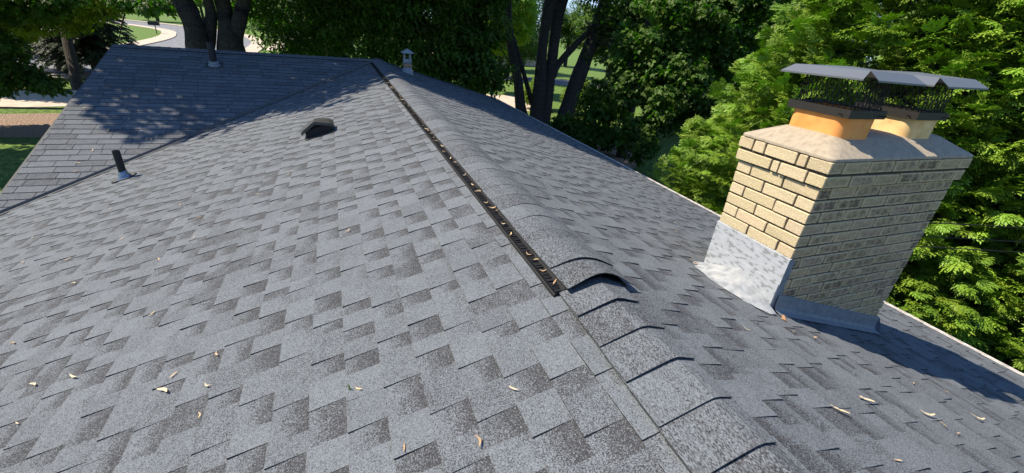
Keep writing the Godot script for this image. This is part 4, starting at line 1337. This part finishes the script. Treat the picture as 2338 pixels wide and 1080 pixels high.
func make_trees() -> void:
	var near_c := maple_cluster(1, 9, 0.135, 0.16, MAPLE)
	var mid_c := maple_cluster(2, 16, 0.15, 0.26, OVAL)
	var far_c := maple_cluster(3, 26, 0.20, 0.50, OVAL)
	var spray := thuja_spray(4)
	var bough := spruce_bough(5)
	# --- two old maples behind the wing; their crowns are above the frame and shade the wing
	var t := tree("maple_tree", "old forked maple behind wing roof, left of its neighbour with leaning trunk", [
		[[-5.6, -0.1, -20.6, 0.72], [-5.66, 1.6, -20.9, 0.52], [-5.77, 3.4, -21.14, 0.42], [-5.84, 4.07, -21.53, 0.37], [-6.03, 4.58, -21.88, 0.36], [-6.22, 5.01, -22.2, 0.36], [-7.2, 8.0, -21.5, 0.28], [-8.2, 11.0, -18.0, 0.14]],
		[[-5.72, 3.0, -21.3, 0.30], [-5.39, 4.09, -21.75, 0.24], [-5.31, 5.11, -22.0, 0.18], [-5.4, 8.0, -20.0, 0.14], [-5.0, 10.5, -16.0, 0.07]],
		[[-6.2, 5.6, -22.0, 0.2], [-5.6, 7.6, -18.5, 0.15], [-5.6, 9.2, -14.0, 0.07]],
		[[-6.3, 5.3, -22.1, 0.09], [-7.6, 5.5, -23.6, 0.06], [-8.8, 4.5, -24.6, 0.035], [-9.6, 3.2, -25.2, 0.02]]])
	crown(t, mid_c, M.maple, [[-8.4, 10.2, -14.3, 2.4, 1.6, 2.8], [-5.2, 10.2, -12.3, 2.3, 1.5, 2.6], [-7.4, 9.8, -11.7, 1.3, 1.0, 1.7], [-6.5, 11.0, -16.5, 3.8, 2.0, 3.4], [-7.6, 11.5, -20.5, 5.0, 3.0, 5.0]], 9500, 101, 0.9, 1.5, 0.5, -0.26)
	crown(t, near_c, M.maple, [[-7.4, 4.9, -24.0, 1.2, 0.40, 0.8], [-8.6, 4.9, -24.5, 0.9, 0.5, 0.8], [-6.9, 4.7, -21.8, 0.7, 0.3, 0.6]], 420, 109, 0.9, 1.3, 1.2, -0.2)
	t = tree("maple_tree", "old maple behind wing roof whose trunk splits in a narrow V", [
		[[-4.6, -0.1, -20.8, 0.75], [-4.66, 1.6, -21.1, 0.60], [-4.71, 3.46, -21.32, 0.48], [-4.76, 4.23, -21.76, 0.34], [-4.88, 5.15, -22.3, 0.28], [-4.6, 8.0, -20.5, 0.22], [-3.0, 11.0, -17.0, 0.1]],
		[[-4.66, 2.9, -21.3, 0.34], [-4.55, 3.77, -21.46, 0.30], [-4.27, 4.58, -21.74, 0.26], [-4.05, 5.22, -21.98, 0.25], [-2.6, 8.0, -20.0, 0.2], [0.0, 10.0, -15.5, 0.09]]])
	crown(t, mid_c, M.maple, [[-2.6, 10.2, -12.4, 2.0, 1.5, 2.4], [-0.6, 9.8, -11.8, 1.7, 1.3, 2.4], [0.6, 10.2, -14.6, 2.6, 1.8, 3.2], [-3.0, 10.8, -16.2, 2.6, 1.8, 2.8], [-1.6, 11.5, -19.5, 4.6, 2.6, 4.0]], 9000, 102, 0.9, 1.5, 0.5, -0.26)
	# --- dark maples that close the view behind the wing and the hip
	t = tree("maple_tree", "dark leafy maple directly behind the wing ridge, mid picture", [
		[[-1.3, -0.1, -25.0, 0.36], [-1.1, 2.8, -25.44, 0.26], [-0.91, 4.42, -26.0, 0.23], [-0.85, 6.5, -26.2, 0.2], [-0.8, 9.5, -25.5, 0.1]],
		[[-1.0, 3.6, -25.7, 0.12], [0.2, 5.0, -24.5, 0.08], [1.4, 5.6, -23.0, 0.04]]])
	crown(t, mid_c, M.maple, [[-2.2, 5.6, -23.6, 2.6, 3.3, 2.0], [0.8, 5.8, -23.2, 3.0, 3.6, 2.2], [-0.6, 10, -24.0, 4.5, 2.6, 3.5]], 8500, 103, 0.75, 1.25, 0.7, -0.10)
	t = tree("maple_tree", "dark maple hanging over the hip corner beside the gas vent", [
		[[4.6, -0.1, -23.5, 0.34], [4.5, 3.0, -23.3, 0.25], [4.2, 6.0, -22.8, 0.2], [4.0, 9.5, -21.5, 0.1]],
		[[4.4, 3.6, -23.2, 0.12], [5.4, 4.4, -21.5, 0.07], [6.2, 3.8, -20.2, 0.03]]])
	crown(t, mid_c, M.maple, [[3.4, 6.0, -21.2, 2.7, 3.8, 2.3], [5.0, 5.4, -20.6, 1.7, 3.0, 2.0], [4.6, 3.4, -20.0, 2.3, 1.5, 1.5], [4.0, 10.0, -19.5, 4.5, 2.6, 4.0], [4.6, 9.0, -25.0, 3.6, 3.0, 3.2]], 13500, 104, 0.8, 1.35, 0.55, -0.17)
	# --- clump of bare trunks right of the hip
	t = tree("silver_maple", "clump of tall bare dark trunks rising beyond the right eave", [
		[[9.3, -0.1, -21.6, 0.50], [9.3, 0.9, -21.95, 0.42], [9.57, 2.72, -22.6, 0.34], [9.89, 4.7, -23.4, 0.26], [10.43, 6.7, -24.2, 0.31], [11.0, 10.5, -24.0, 0.2]],
		[[9.0, 0.2, -22.2, 0.34], [8.6, 1.02, -22.55, 0.30], [8.51, 2.62, -23.3, 0.26], [8.28, 4.55, -24.3, 0.235], [8.31, 6.51, -25.2, 0.22], [8.2, 10.5, -25.0, 0.14]],
		[[9.25, 1.4, -22.6, 0.16], [9.12, 1.87, -22.8, 0.13], [8.8, 3.31, -23.6, 0.12], [8.45, 4.7, -24.3, 0.11]],
		[[9.6, 0.1, -21.6, 0.36], [9.7, 0.58, -21.75, 0.32], [10.06, 2.13, -22.4, 0.29], [10.61, 4.77, -23.5, 0.30], [11.19, 6.77, -24.3, 0.34], [12.0, 10.5, -24.0, 0.2]],
		[[10.3, 2.9, -22.6, 0.2], [10.7, 3.6, -22.8, 0.19], [11.72, 4.67, -22.9, 0.17], [12.45, 5.39, -23.0, 0.12], [13.4, 6.4, -23, 0.08]],
		[[10.1, -0.2, -21.2, 0.5], [10.54, 0.48, -21.3, 0.45], [11.68, 2.91, -22.2, 0.42], [12.7, 4.96, -22.9, 0.37], [13.56, 6.98, -23.6, 0.35], [14.5, 10.5, -24, 0.22]],
		[[12.75, 5.1, -22.9, 0.16], [13.4, 5.4, -21.8, 0.12], [14.2, 6.6, -20.0, 0.08]]])
	crown(t, mid_c, M.maple, [[9.5, 12.0, -22.5, 6.0, 3.0, 6.0], [13.5, 7.6, -21.6, 2.4, 2.2, 2.6], [12.6, 4.6, -21.8, 1.2, 1.0, 1.0]], 5200, 105, 0.8, 1.3, 0.5, -0.1)
	t = tree("maple_tree", "bright sunlit maple seen between the bare trunks", [[[12.6, -0.1, -37.5, 0.22], [12.5, 3.0, -37.4, 0.16], [12.4, 8.0, -37.2, 0.06]]])
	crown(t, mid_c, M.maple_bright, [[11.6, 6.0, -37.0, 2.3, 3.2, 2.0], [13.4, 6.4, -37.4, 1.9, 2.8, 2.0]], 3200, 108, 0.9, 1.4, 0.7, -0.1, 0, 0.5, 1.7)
	# --- drooping maple between the clump and the hedge
	t = tree("silver_maple", "drooping green maple with star shaped leaves between trunks and hedge", [
		[[11.6, -0.1, -16.8, 0.26], [11.4, 2.5, -16.6, 0.2], [11.0, 5.0, -16.0, 0.16], [10.6, 8.5, -15.5, 0.08]],
		[[11.2, 4.2, -16.3, 0.09], [9.8, 5.0, -14.6, 0.06], [8.6, 4.2, -13.4, 0.03]],
		[[11.1, 4.8, -16.0, 0.09], [11.8, 5.6, -14.2, 0.06], [11.4, 4.6, -12.6, 0.03]],
		[[11.2, 3.4, -16.5, 0.07], [10.0, 3.4, -15.0, 0.05], [9.2, 2.2, -14.2, 0.02]]])
	crown(t, near_c, M.maple, [[9.6, 5.3, -13.6, 1.3, 1.6, 1.3], [8.6, 3.6, -13.8, 1.0, 1.5, 1.0], [11.2, 5.8, -13.4, 1.8, 2.0, 1.6], [10.0, 3.6, -12.4, 1.3, 1.5, 1.0], [9.1, 2.3, -12.6, 0.9, 1.3, 0.8], [8.3, 2.0, -14.8, 0.9, 1.5, 0.9], [12.8, 5.8, -13.0, 1.8, 2.2, 1.5], [11.4, 3.2, -12.0, 1.1, 1.5, 1.0]], 8200, 106, 0.85, 1.3, 0.9, -0.10)
	# --- shrub under it
	t = tree("shrub", "dark low shrub in mulch below the drooping maple", [[[9.4, -0.05, -18.6, 0.06], [9.4, 0.6, -18.6, 0.04], [9.5, 1.0, -18.6, 0.02]]], "shrub")
	crown(t, near_c, M.maple, [[9.4, 0.85, -18.4, 1.4, 0.8, 1.0], [10.6, 0.8, -17.4, 1.0, 0.7, 0.9]], 1500, 107, 0.7, 1.0, 0.9, -0.1, 0, 0.35, 0.7)
	var sn := ["left of three", "middle of three", "right of three"]
	for i in 3:
		var sx: float = [12.4, 14.9, 17.4][i]
		var sz: float = [-29.0, -27.6, -26.0][i]
		var sh := tree("shrub", "sunlit green shrub on the lawn behind the leaning trunk, %s" % sn[i], [[[sx, -0.05, sz, 0.05], [sx, 0.7, sz, 0.04], [sx + 0.1, 1.2, sz, 0.02]]], "shrub", "shrubs behind the trunks")
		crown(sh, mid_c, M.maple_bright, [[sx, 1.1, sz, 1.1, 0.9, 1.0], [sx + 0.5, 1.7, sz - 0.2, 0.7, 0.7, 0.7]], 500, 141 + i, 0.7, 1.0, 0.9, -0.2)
	# --- pines and a pale tree farther back
	for q in [[15.5, -22.0, 12.0, 111, "grey green pine behind drooping maple, nearer the hedge", 2.6], [20.0, -26.0, 13.0, 112, "tall grey green pine at the back left of hedge", 3.0]]:
		var pt := tree("pine_tree", q[4], [[[q[0], -0.1, q[1], 0.28], [q[0], 4, q[1], 0.22], [q[0] + 0.2, q[2] * 0.95, q[1], 0.05]], [[q[0], 4.6, q[1], 0.08], [q[0] - 0.8, 5.6, q[1] + 1.0, 0.06], [q[0] - 0.9, 6.4, q[1] + 1.4, 0.03]]])
		var bl := []
		for k in 7: bl.append([q[0] + sin(k * 2.1) * 0.9, 2.6 + k * 1.35, q[1] + cos(k * 2.1) * 0.9, q[5] * (1.0 - k * 0.07), 1.0, q[5] * (1.0 - k * 0.07)])
		crown(pt, bough, M.pine, bl, 2600, q[3], 0.5, 0.9, 0.6, -0.12, 1)
	# --- thujas on the right
	thuja(Vector3(9.4, 0, -5.2), 4.6, 9.4, 121, "broad bright green arborvitae behind the chimney, left end of the hedge", spray)
	thuja(Vector3(10.9, 0, -0.8), 4.2, 9.8, 122, "bright green arborvitae at the right edge of the picture", spray)
	thuja(Vector3(13.2, 0, -5.6), 3.4, 11.0, 123, "taller arborvitae at the back, seen above the chimney caps", spray)
	# --- left: spruce, leaning tree, near dark bough, sunlit maple
	t = tree("ash_tree", "leaning trunk beyond the gable end of the wing at the left", [
		[[-14.2, -0.1, -31.7, 0.30], [-14.36, 0.2, -31.9, 0.26], [-14.48, 0.9, -32.4, 0.25], [-14.72, 2.1, -33.2, 0.22], [-14.85, 3.2, -33.9, 0.2], [-14.6, 6, -34.5, 0.16]],
		[[-14.75, 2.5, -33.4, 0.1], [-13.6, 3.6, -32.5, 0.06], [-12.9, 3.9, -31.8, 0.03]]])
	crown(t, mid_c, M.maple_bright, [[-14.4, 4.2, -31.0, 2.2, 1.5, 1.6], [-16.8, 4.4, -31.5, 2.6, 2.4, 1.8], [-12.6, 4.9, -30.5, 2.0, 1.3, 1.8], [-10.6, 5.2, -29.5, 1.8, 1.0, 1.6]], 5200, 131, 0.8, 1.2, 0.7, -0.1)
	t = tree("maple_tree", "dark maple bough hanging at the left edge near the yard", [
		[[-17.5, -0.1, -24.0, 0.34], [-17.2, 3.0, -23.8, 0.27], [-16.5, 6.0, -23.3, 0.2]],
		[[-16.9, 4.0, -23.6, 0.12], [-14.6, 3.4, -22.6, 0.08], [-12.4, 2.3, -22.0, 0.03]]])
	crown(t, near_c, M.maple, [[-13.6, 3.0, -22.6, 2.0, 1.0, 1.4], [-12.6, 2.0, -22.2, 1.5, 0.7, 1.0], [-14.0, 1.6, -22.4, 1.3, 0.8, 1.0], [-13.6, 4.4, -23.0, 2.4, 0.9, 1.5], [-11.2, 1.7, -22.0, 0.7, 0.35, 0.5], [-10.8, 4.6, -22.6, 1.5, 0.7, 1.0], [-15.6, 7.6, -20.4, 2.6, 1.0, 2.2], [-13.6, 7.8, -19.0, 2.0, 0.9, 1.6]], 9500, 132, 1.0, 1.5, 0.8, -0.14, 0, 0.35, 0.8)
	for q in [[-15.2, -37.0, 9.0, 133, "dark spruce with drooping boughs left of the street"], [-1.6, -33.0, 10.0, 134, "dark spruce right of the V-shaped maple trunk"], [-17.8, -39.0, 11.0, 135, "dark spruce behind the leaning trunk, left edge"]]:
		spruce(Vector3(q[0], 0, q[1]), 3.0, q[2], q[3], q[4], bough)
	# --- back row that closes the horizon
	var rr := RandomNumberGenerator.new()
	rr.seed = 500
	var back := [[-60, -95], [-48, -112], [-36, -125], [-21, -132], [-11, -96], [-4, -58], [2.5, -44], [-6.5, -108], [6, -66], [15, -62], [17.5, -49], [23, -58], [28, -44], [33, -36], [27, -30], [38, -26], [40, -50], [0, -95], [12, -90], [24, -84], [-32, -62], [-42, -50], [-29, -48], [-52, -72], [-14, -116], [-22, -124], [-29, -133], [-20, -141], [-9, -122], [36, -70], [24, -20], [30, -14], [34, -4]]
	var wh := ["at the far left of the street", "far beyond the street", "far behind the wing ridge", "far behind the bare trunks", "far behind the pines", "behind the hedge"]
	var nth := ["leftmost", "second from left", "third from left", "fourth from left", "fifth from left", "sixth from left", "seventh from left", "eighth from left"]
	back.sort_custom(func(a, b): return atan2(a[0] + 0.94, -a[1]) < atan2(b[0] + 0.94, -b[1]))
	var seen := {}
	for i in back.size():
		var x: float = back[i][0]
		var z: float = back[i][1]
		var h := rr.randf_range(9.0, 13.0)
		var an := atan2(x + 0.94, -z)
		var where: String = wh[0] if an < -0.55 else (wh[1] if an < -0.2 else (wh[2] if an < 0.1 else (wh[3] if an < 0.35 else (wh[4] if an < 0.7 else wh[5]))))
		var no: int = seen.get(where, 0)
		seen[where] = no + 1
		var bt := tree("background_tree", "%s of the leafy green trees %s" % [nth[mini(no, 7)], where], [[[x, -0.1, z, 0.34], [x + rr.randf_range(-0.4, 0.4), h * 0.4, z, 0.24], [x, h * 0.8, z, 0.1]]], "tree", "trees %s" % where)
		var bl := []
		for k in 6:
			var a := rr.randf() * TAU
			bl.append([x + cos(a) * 1.9, h * rr.randf_range(0.32, 0.85), z + sin(a) * 1.9, rr.randf_range(2.2, 3.2), rr.randf_range(1.6, 2.6), rr.randf_range(2.2, 3.2)])
		crown(bt, far_c, M.maple_far, bl, 1500, 600 + i, 0.8, 1.3, 0.4, -0.15, 0, 0.35, rr.randf_range(0.8, 1.25))

func thuja(at: Vector3, rad: float, h: float, s: int, label: String, spray: Mesh) -> void:
	var t := tree("arborvitae", label, [[[at.x, -0.1, at.z, 0.3], [at.x, h * 0.5, at.z, 0.18], [at.x, h * 0.97, at.z, 0.03]]])
	var r := RandomNumberGenerator.new()
	r.seed = s
	var buf := PackedFloat32Array()
	var fn := noise(s, 0.55, 2)
	# branches: each carries a flattened plume of sprays
	var nb := 2500
	for i in nb:
		var f := pow(r.randf(), 1.25)
		var y := 0.7 + f * (h - 0.9)
		var a := r.randf() * TAU
		var out := Vector3(sin(a), 0, cos(a))
		# nobody sees the far side of the hedge: thin it
		var facing := out.dot(Vector3(-0.9402 - at.x, 0, -at.z).normalized())
		if facing < -0.35 and r.randf() < 0.75: continue
		var rr := rad * pow(1.0 - f, 0.66) * (0.90 + 0.32 * fn.get_noise_3d(out.x * rad, y, out.z * rad)) + 0.12
		var side := out.cross(Vector3.UP)
		var n := 13
		var tint := r.randf_range(0.75, 1.2)
		for k in n:
			var g := float(k) / n
			var rad_k := rr * (0.62 + 0.38 * g) 
			var w := (1.0 - g * 0.75) * 0.30
			var p := at + out * rad_k + Vector3(0, y + 0.30 * g * g - 0.05 + r.randf_range(-0.07, 0.07), 0) + side * r.randf_range(-w, w)
			var hd := (out + side * r.randfn() * 0.45).normalized()
			var bs := Basis(Vector3.UP, atan2(hd.x, hd.z)) * Basis(Vector3.RIGHT, r.randf_range(-0.75, 0.25)) * Basis(Vector3.BACK, r.randfn() * 0.55)
			var sc := r.randf_range(0.85, 1.25)
			bs = bs.scaled(Vector3.ONE * sc)
			var c := tint * r.randf_range(0.85, 1.15)
			buf.append_array([bs.x.x, bs.y.x, bs.z.x, p.x, bs.x.y, bs.y.y, bs.z.y, p.y, bs.x.z, bs.y.z, bs.z.z, p.z, c * r.randf_range(0.9, 1.12), c, c * 0.9, 1.0])
	multi(t, spray, M.thuja, buf)

func spruce(at: Vector3, rad: float, h: float, s: int, label: String, bough: Mesh) -> void:
	var t := tree("spruce_tree", label, [[[at.x, -0.1, at.z, 0.3], [at.x, h * 0.5, at.z, 0.18], [at.x, h * 0.97, at.z, 0.03]]])
	var r := RandomNumberGenerator.new()
	r.seed = s
	var buf := PackedFloat32Array()
	for i in 900:
		var f := r.randf()
		var y := 1.0 + f * (h - 1.2)
		var a := r.randf() * TAU
		var rr := rad * (1.0 - f * 0.9)
		for k in 3:
			var g := (k + 0.3) / 3.0
			var p := at + Vector3(sin(a), 0, cos(a)) * rr * g + Vector3(0, y - 0.45 * g * g * rr * 0.4, 0)
			var bs := Basis(Vector3.UP, a + r.randfn() * 0.3) * Basis(Vector3.RIGHT, r.randf_range(0.05, 0.5))
			bs = bs.scaled(Vector3.ONE * r.randf_range(0.5, 0.9))
			var c := r.randf_range(0.7, 1.3)
			buf.append_array([bs.x.x, bs.y.x, bs.z.x, p.x, bs.x.y, bs.y.y, bs.z.y, p.y, bs.x.z, bs.y.z, bs.z.z, p.z, c, c, c * 0.9, 1.0])
	multi(t, bough, M.spruce, buf)

# ------------------------------------------------------------------ ground and street
func sheet(pts: Array, y: float, m: Material, called: String) -> void:
	var mb := MB.new()
	var poly := PackedVector2Array()
	for p in pts: poly.append(Vector2(p[0], p[1]))
	var ix := Geometry2D.triangulate_polygon(poly)
	for i in range(0, ix.size(), 3):
		var a := Vector3(poly[ix[i]].x, y, poly[ix[i]].y)
		var b := Vector3(poly[ix[i + 1]].x, y, poly[ix[i + 1]].y)
		var c := Vector3(poly[ix[i + 2]].x, y, poly[ix[i + 2]].y)
		if (b - a).cross(c - a).y > 0: mb.tri(a, b, c)
		else: mb.tri(a, c, b)
	struct(called, mb.commit(), m)

func ribbon(path: Array, wl: float, wr: float, y: float, m: Material, called: String, thick := 0.0) -> void:
	var mb := MB.new()
	var l := []
	var rr := []
	for i in path.size():
		var a := Vector3(path[maxi(i - 1, 0)][0], 0, path[maxi(i - 1, 0)][1])
		var b := Vector3(path[mini(i + 1, path.size() - 1)][0], 0, path[mini(i + 1, path.size() - 1)][1])
		var d := (b - a).normalized()
		var sd := d.cross(Vector3.UP)
		var o := Vector3(path[i][0], y, path[i][1])
		l.append(o - sd * wl)
		rr.append(o + sd * wr)
	for i in path.size() - 1:
		mb.quad(rr[i], rr[i + 1], l[i + 1], l[i])
		if thick > 0:
			var dn := Vector3(0, -thick, 0)
			mb.quad(rr[i] + dn, rr[i + 1] + dn, rr[i + 1], rr[i]); mb.quad(l[i + 1] + dn, l[i] + dn, l[i], l[i + 1])
	struct(called, mb.commit(), m)

func smooth(path: Array) -> Array:
	var c := Curve2D.new()
	for i in path.size():
		var a := Vector2(path[maxi(i - 1, 0)][0], path[maxi(i - 1, 0)][1])
		var b := Vector2(path[mini(i + 1, path.size() - 1)][0], path[mini(i + 1, path.size() - 1)][1])
		c.add_point(Vector2(path[i][0], path[i][1]), -(b - a) / 6.0, (b - a) / 6.0)
	var out := []
	for q in c.tessellate_even_length(4, 1.5): out.append([q.x, q.y])
	return out

func make_ground() -> void:
	var mb := MB.new()
	mb.quad(Vector3(-300, 0, 120), Vector3(300, 0, 120), Vector3(300, 0, -400), Vector3(-300, 0, -400))
	struct("ground", mb.commit(), M.grass)
	# street: comes in from the left, bends away behind the wing
	var st := smooth([[-70, -33], [-42, -34], [-24, -37.5], [-16.5, -48], [-15.6, -64], [-17.4, -82], [-23.5, -98], [-40, -111], [-70, -118]])
	ribbon(st, 4.6, 4.6, 0.008, M.asphalt, "street")
	ribbon(st, -4.6, 6.4, 0.10, M.pave, "kerb_and_sidewalk", 0.1)
	ribbon(st, 6.4, -4.6, 0.10, M.pave, "kerb_and_sidewalk", 0.1)
	sheet([[-24, -20.9], [-9.6, -20.9], [-9.0, -25.2], [-11, -25.6], [-15.5, -24.8], [-24, -24.4]], 0.006, M.mulch, "mulch_bed")
	sheet([[-30, -26.0], [-15.5, -26.2], [-12.0, -27.2], [-9.5, -27.4], [-9.5, -31.8], [-16, -31.6], [-30, -29.8]], 0.010, M.pave, "driveway")
	# sandy drive and second street beyond the hip
	sheet([[2.0, -29.5], [11.6, -28.2], [13.6, -31.5], [13.0, -35.0], [2.0, -36.5]], 0.008, M.pave, "sand_path")
	sheet([[-8.5, -52.0], [44.0, -38.0], [46.0, -43.5], [-8.5, -58.5]], 0.008, M.asphalt, "cross_street")
	sheet([[-8.0, -47.0], [-4.0, -47.5], [-4.5, -52.2], [-8.0, -51.9]], 0.012, M.pave, "path")
	sheet([[-9.0, -66.0], [-2.0, -66.0], [-2.0, -84.0], [-9.0, -84.0]], 0.010, M.pave, "parking_pad")
	sheet([[7.6, -14.6], [9.8, -14.0], [12.6, -16.2], [13.0, -20.6], [9.0, -23.8], [7.0, -23.6], [6.4, -18.5]], 0.006, M.mulch, "mulch_bed")

func make_yard() -> void:
	# chain link fence at the left
	var f := thing("chain_link_fence", "rusty chain link fence across the yard at the left", "fence", Vector3(-8.6, 0, -20.6))
	var rail := MB.new()
	rail.bar(Vector3(0, 1.12, 0), Vector3(-14, 1.12, 0.0), 0.036, 8)
	put("top_rail", rail.commit(), M.steel, f)
	for i in 6:
		var p := MB.new()
		p.bar(Vector3(-1.6 - i * 2.4, 0, 0), Vector3(-1.6 - i * 2.4, 1.16, 0), 0.03, 8)
		put("post", p.commit(), M.steel, f)
	var w := MB.new()
	var x := 0.0
	while x > -12.0:
		for sg in [-1.0, 1.0]:
			w.bar(Vector3(x, 0.04, 0.0), Vector3(x + sg * 0.9, 1.1, 0.0), 0.0022, 3)
		x -= 0.075
	put("wire_mesh", w.commit(), M.steel, f).set_meta("kind", "stuff")
	# mailbox on the far lawn, parked car, far house
	var mbx := thing("mailbox", "dark mailbox on a post on the lawn by the street", "mailbox", Vector3(-24.7, 0.0, -83.0))
	var b := MB.new()
	b.bar(Vector3(0, 0, 0), Vector3(0, 1.1, 0), 0.06, 6)
	put("post", b.commit(), M.bark, mbx)
	b = MB.new()
	b.box(Vector3(-0.75, 1.1, -0.25), Vector3(0.55, 1.5, 0.25))
	b.box(Vector3(-0.7, 1.5, -0.18), Vector3(0.5, 1.58, 0.18))
	put("box", b.commit(), M.black_metal, mbx)
	parked_car(Vector3(-4.2, 0.012, -70.0), 0.25)
	var h := thing("far_house", "pale pinkish house far behind the bare trunks", "house", Vector3(21, 0, -70))
	b = MB.new()
	b.box(Vector3(-8, 0, -4), Vector3(8, 2.8, 4))
	put("wall", b.commit(), mat(Color(0.55, 0.42, 0.34), 0.9), h)
	b = MB.new()
	for sg in [-1.0, 1.0]:
		b.quad(Vector3(-8.6, 2.7, sg * 4.6), Vector3(8.6, 2.7, sg * 4.6), Vector3(8.6, 4.6, 0), Vector3(-8.6, 4.6, 0))
	b.tri(Vector3(-8.0, 2.8, 4), Vector3(-8.0, 4.5, 0), Vector3(-8.0, 2.8, -4)); b.tri(Vector3(8.0, 2.8, 4), Vector3(8.0, 2.8, -4), Vector3(8.0, 4.5, 0))
	put("roof", b.commit(), mat(Color(0.10, 0.09, 0.085), 0.9), h)
	for i in 4:
		b = MB.new()
		b.box(Vector3(-6.6 + i * 3.7, 0.9, 4.0), Vector3(-5.2 + i * 3.7, 2.1, 4.05))
		put("window", b.commit(), mat(Color(0.04, 0.05, 0.06), 0.15), h)
	# service wires that run off to the right behind the chimney
	var mast := thing("service_mast", "grey service mast on the right eave hidden behind the chimney", "mast", Vector3(4.66, 0, -2.69))
	b = MB.new()
	b.bar(Vector3(0, 1.4, 0), Vector3(0, 3.62, 0), 0.03, 8)
	put("pipe", b.commit(), M.galv, mast)
	var wires := [[Vector3(4.66, 3.49, -2.70), Vector3(12.9, 3.86, 0.62), "upper thin black service wire crossing the hedge right of chimney"], [Vector3(4.66, 3.32, -2.69), Vector3(12.9, 3.69, 0.68), "middle black service wire crossing the hedge right of chimney"], [Vector3(4.66, 3.20, -2.66), Vector3(12.9, 3.57, 0.74), "lower black service wire crossing the hedge right of chimney"]]
	for q in wires:
		b = MB.new()
		var p0: Vector3 = q[0]
		var p1: Vector3 = q[1]
		for i in 16:
			var u0 := i / 16.0
			var u1 := (i + 1) / 16.0
			b.bar(p0.lerp(p1, u0) - Vector3(0, 0.25 * 4.0 * u0 * (1 - u0), 0) * 0.1, p0.lerp(p1, u1) - Vector3(0, 0.25 * 4.0 * u1 * (1 - u1), 0) * 0.1, 0.006, 6)
		tag(put("service_wire", b.commit(), M.wire), q[2], "wire", "service wires right of the chimney")

func parked_car(at: Vector3, turn: float) -> void:
	var c := thing("parked_car", "dark blue car parked behind the trees beyond the wing ridge", "car", at)
	c.rotation.y = turn
	var paint := mat(Color(0.03, 0.06, 0.14), 0.3)
	paint.clearcoat_enabled = true
	# side profile swept across the width, narrowed at the top
	var prof := [[-2.2, 0.35], [-2.25, 0.75], [-1.9, 0.92], [-1.35, 0.98], [-0.75, 1.45], [0.75, 1.48], [1.45, 1.02], [2.1, 0.92], [2.22, 0.6], [2.15, 0.32]]
	var b := MB.new()
	var rings := []
	for q in [[-0.86, 0.94], [-0.80, 1.0], [0.80, 1.0], [0.86, 0.94]]:
		var ring := []
		for p in prof:
			var tuck: float = 0.14 if p[1] > 1.2 else 0.0
			ring.append(Vector3(p[0] * q[1], p[1], q[0] * (1.0 - tuck)))
		rings.append(ring)
	b.loft(rings, true, true, true)
	put("body", b.commit(), paint, c)
	for sd in [-1.0, 1.0]:
		b = MB.new()
		var z: float = sd * 0.80
		b.quad(Vector3(-1.15, 1.0, z * 1.075), Vector3(-0.05, 1.0, z * 1.075), Vector3(-0.05, 1.38, z * 0.965), Vector3(-0.72, 1.38, z * 0.965))
		b.quad(Vector3(0.02, 1.0, z * 1.075), Vector3(1.25, 1.0, z * 1.075), Vector3(0.75, 1.38, z * 0.965), Vector3(0.02, 1.38, z * 0.965))
		put("side_window", b.commit(), mat(Color(0.25, 0.32, 0.42), 0.1), c)
		for x in [-1.35, 1.35]:
			var wheel := MB.new()
			wheel.bar(Vector3(x, 0.32, z - sd * 0.05), Vector3(x, 0.32, z + sd * 0.11), 0.33, 18)
			var wn := put("wheel", wheel.commit(), M.plastic_black, c)
			var rim := MB.new()
			rim.bar(Vector3(x, 0.32, z + sd * 0.09), Vector3(x, 0.32, z + sd * 0.12), 0.21, 14, 0.17)
			rim.bar(Vector3(x, 0.32, z + sd * 0.118), Vector3(x, 0.32, z + sd * 0.125), 0.17, 14, 0.001)
			put("rim", rim.commit(), mat(Color(0.5, 0.5, 0.5), 0.3, 0.5), wn)

func _ready() -> void:
	make_view()
	make_materials()
	make_ground()
	make_house()
	make_chimney()
	make_vents()
	make_trees()
	make_yard()
	make_litter()
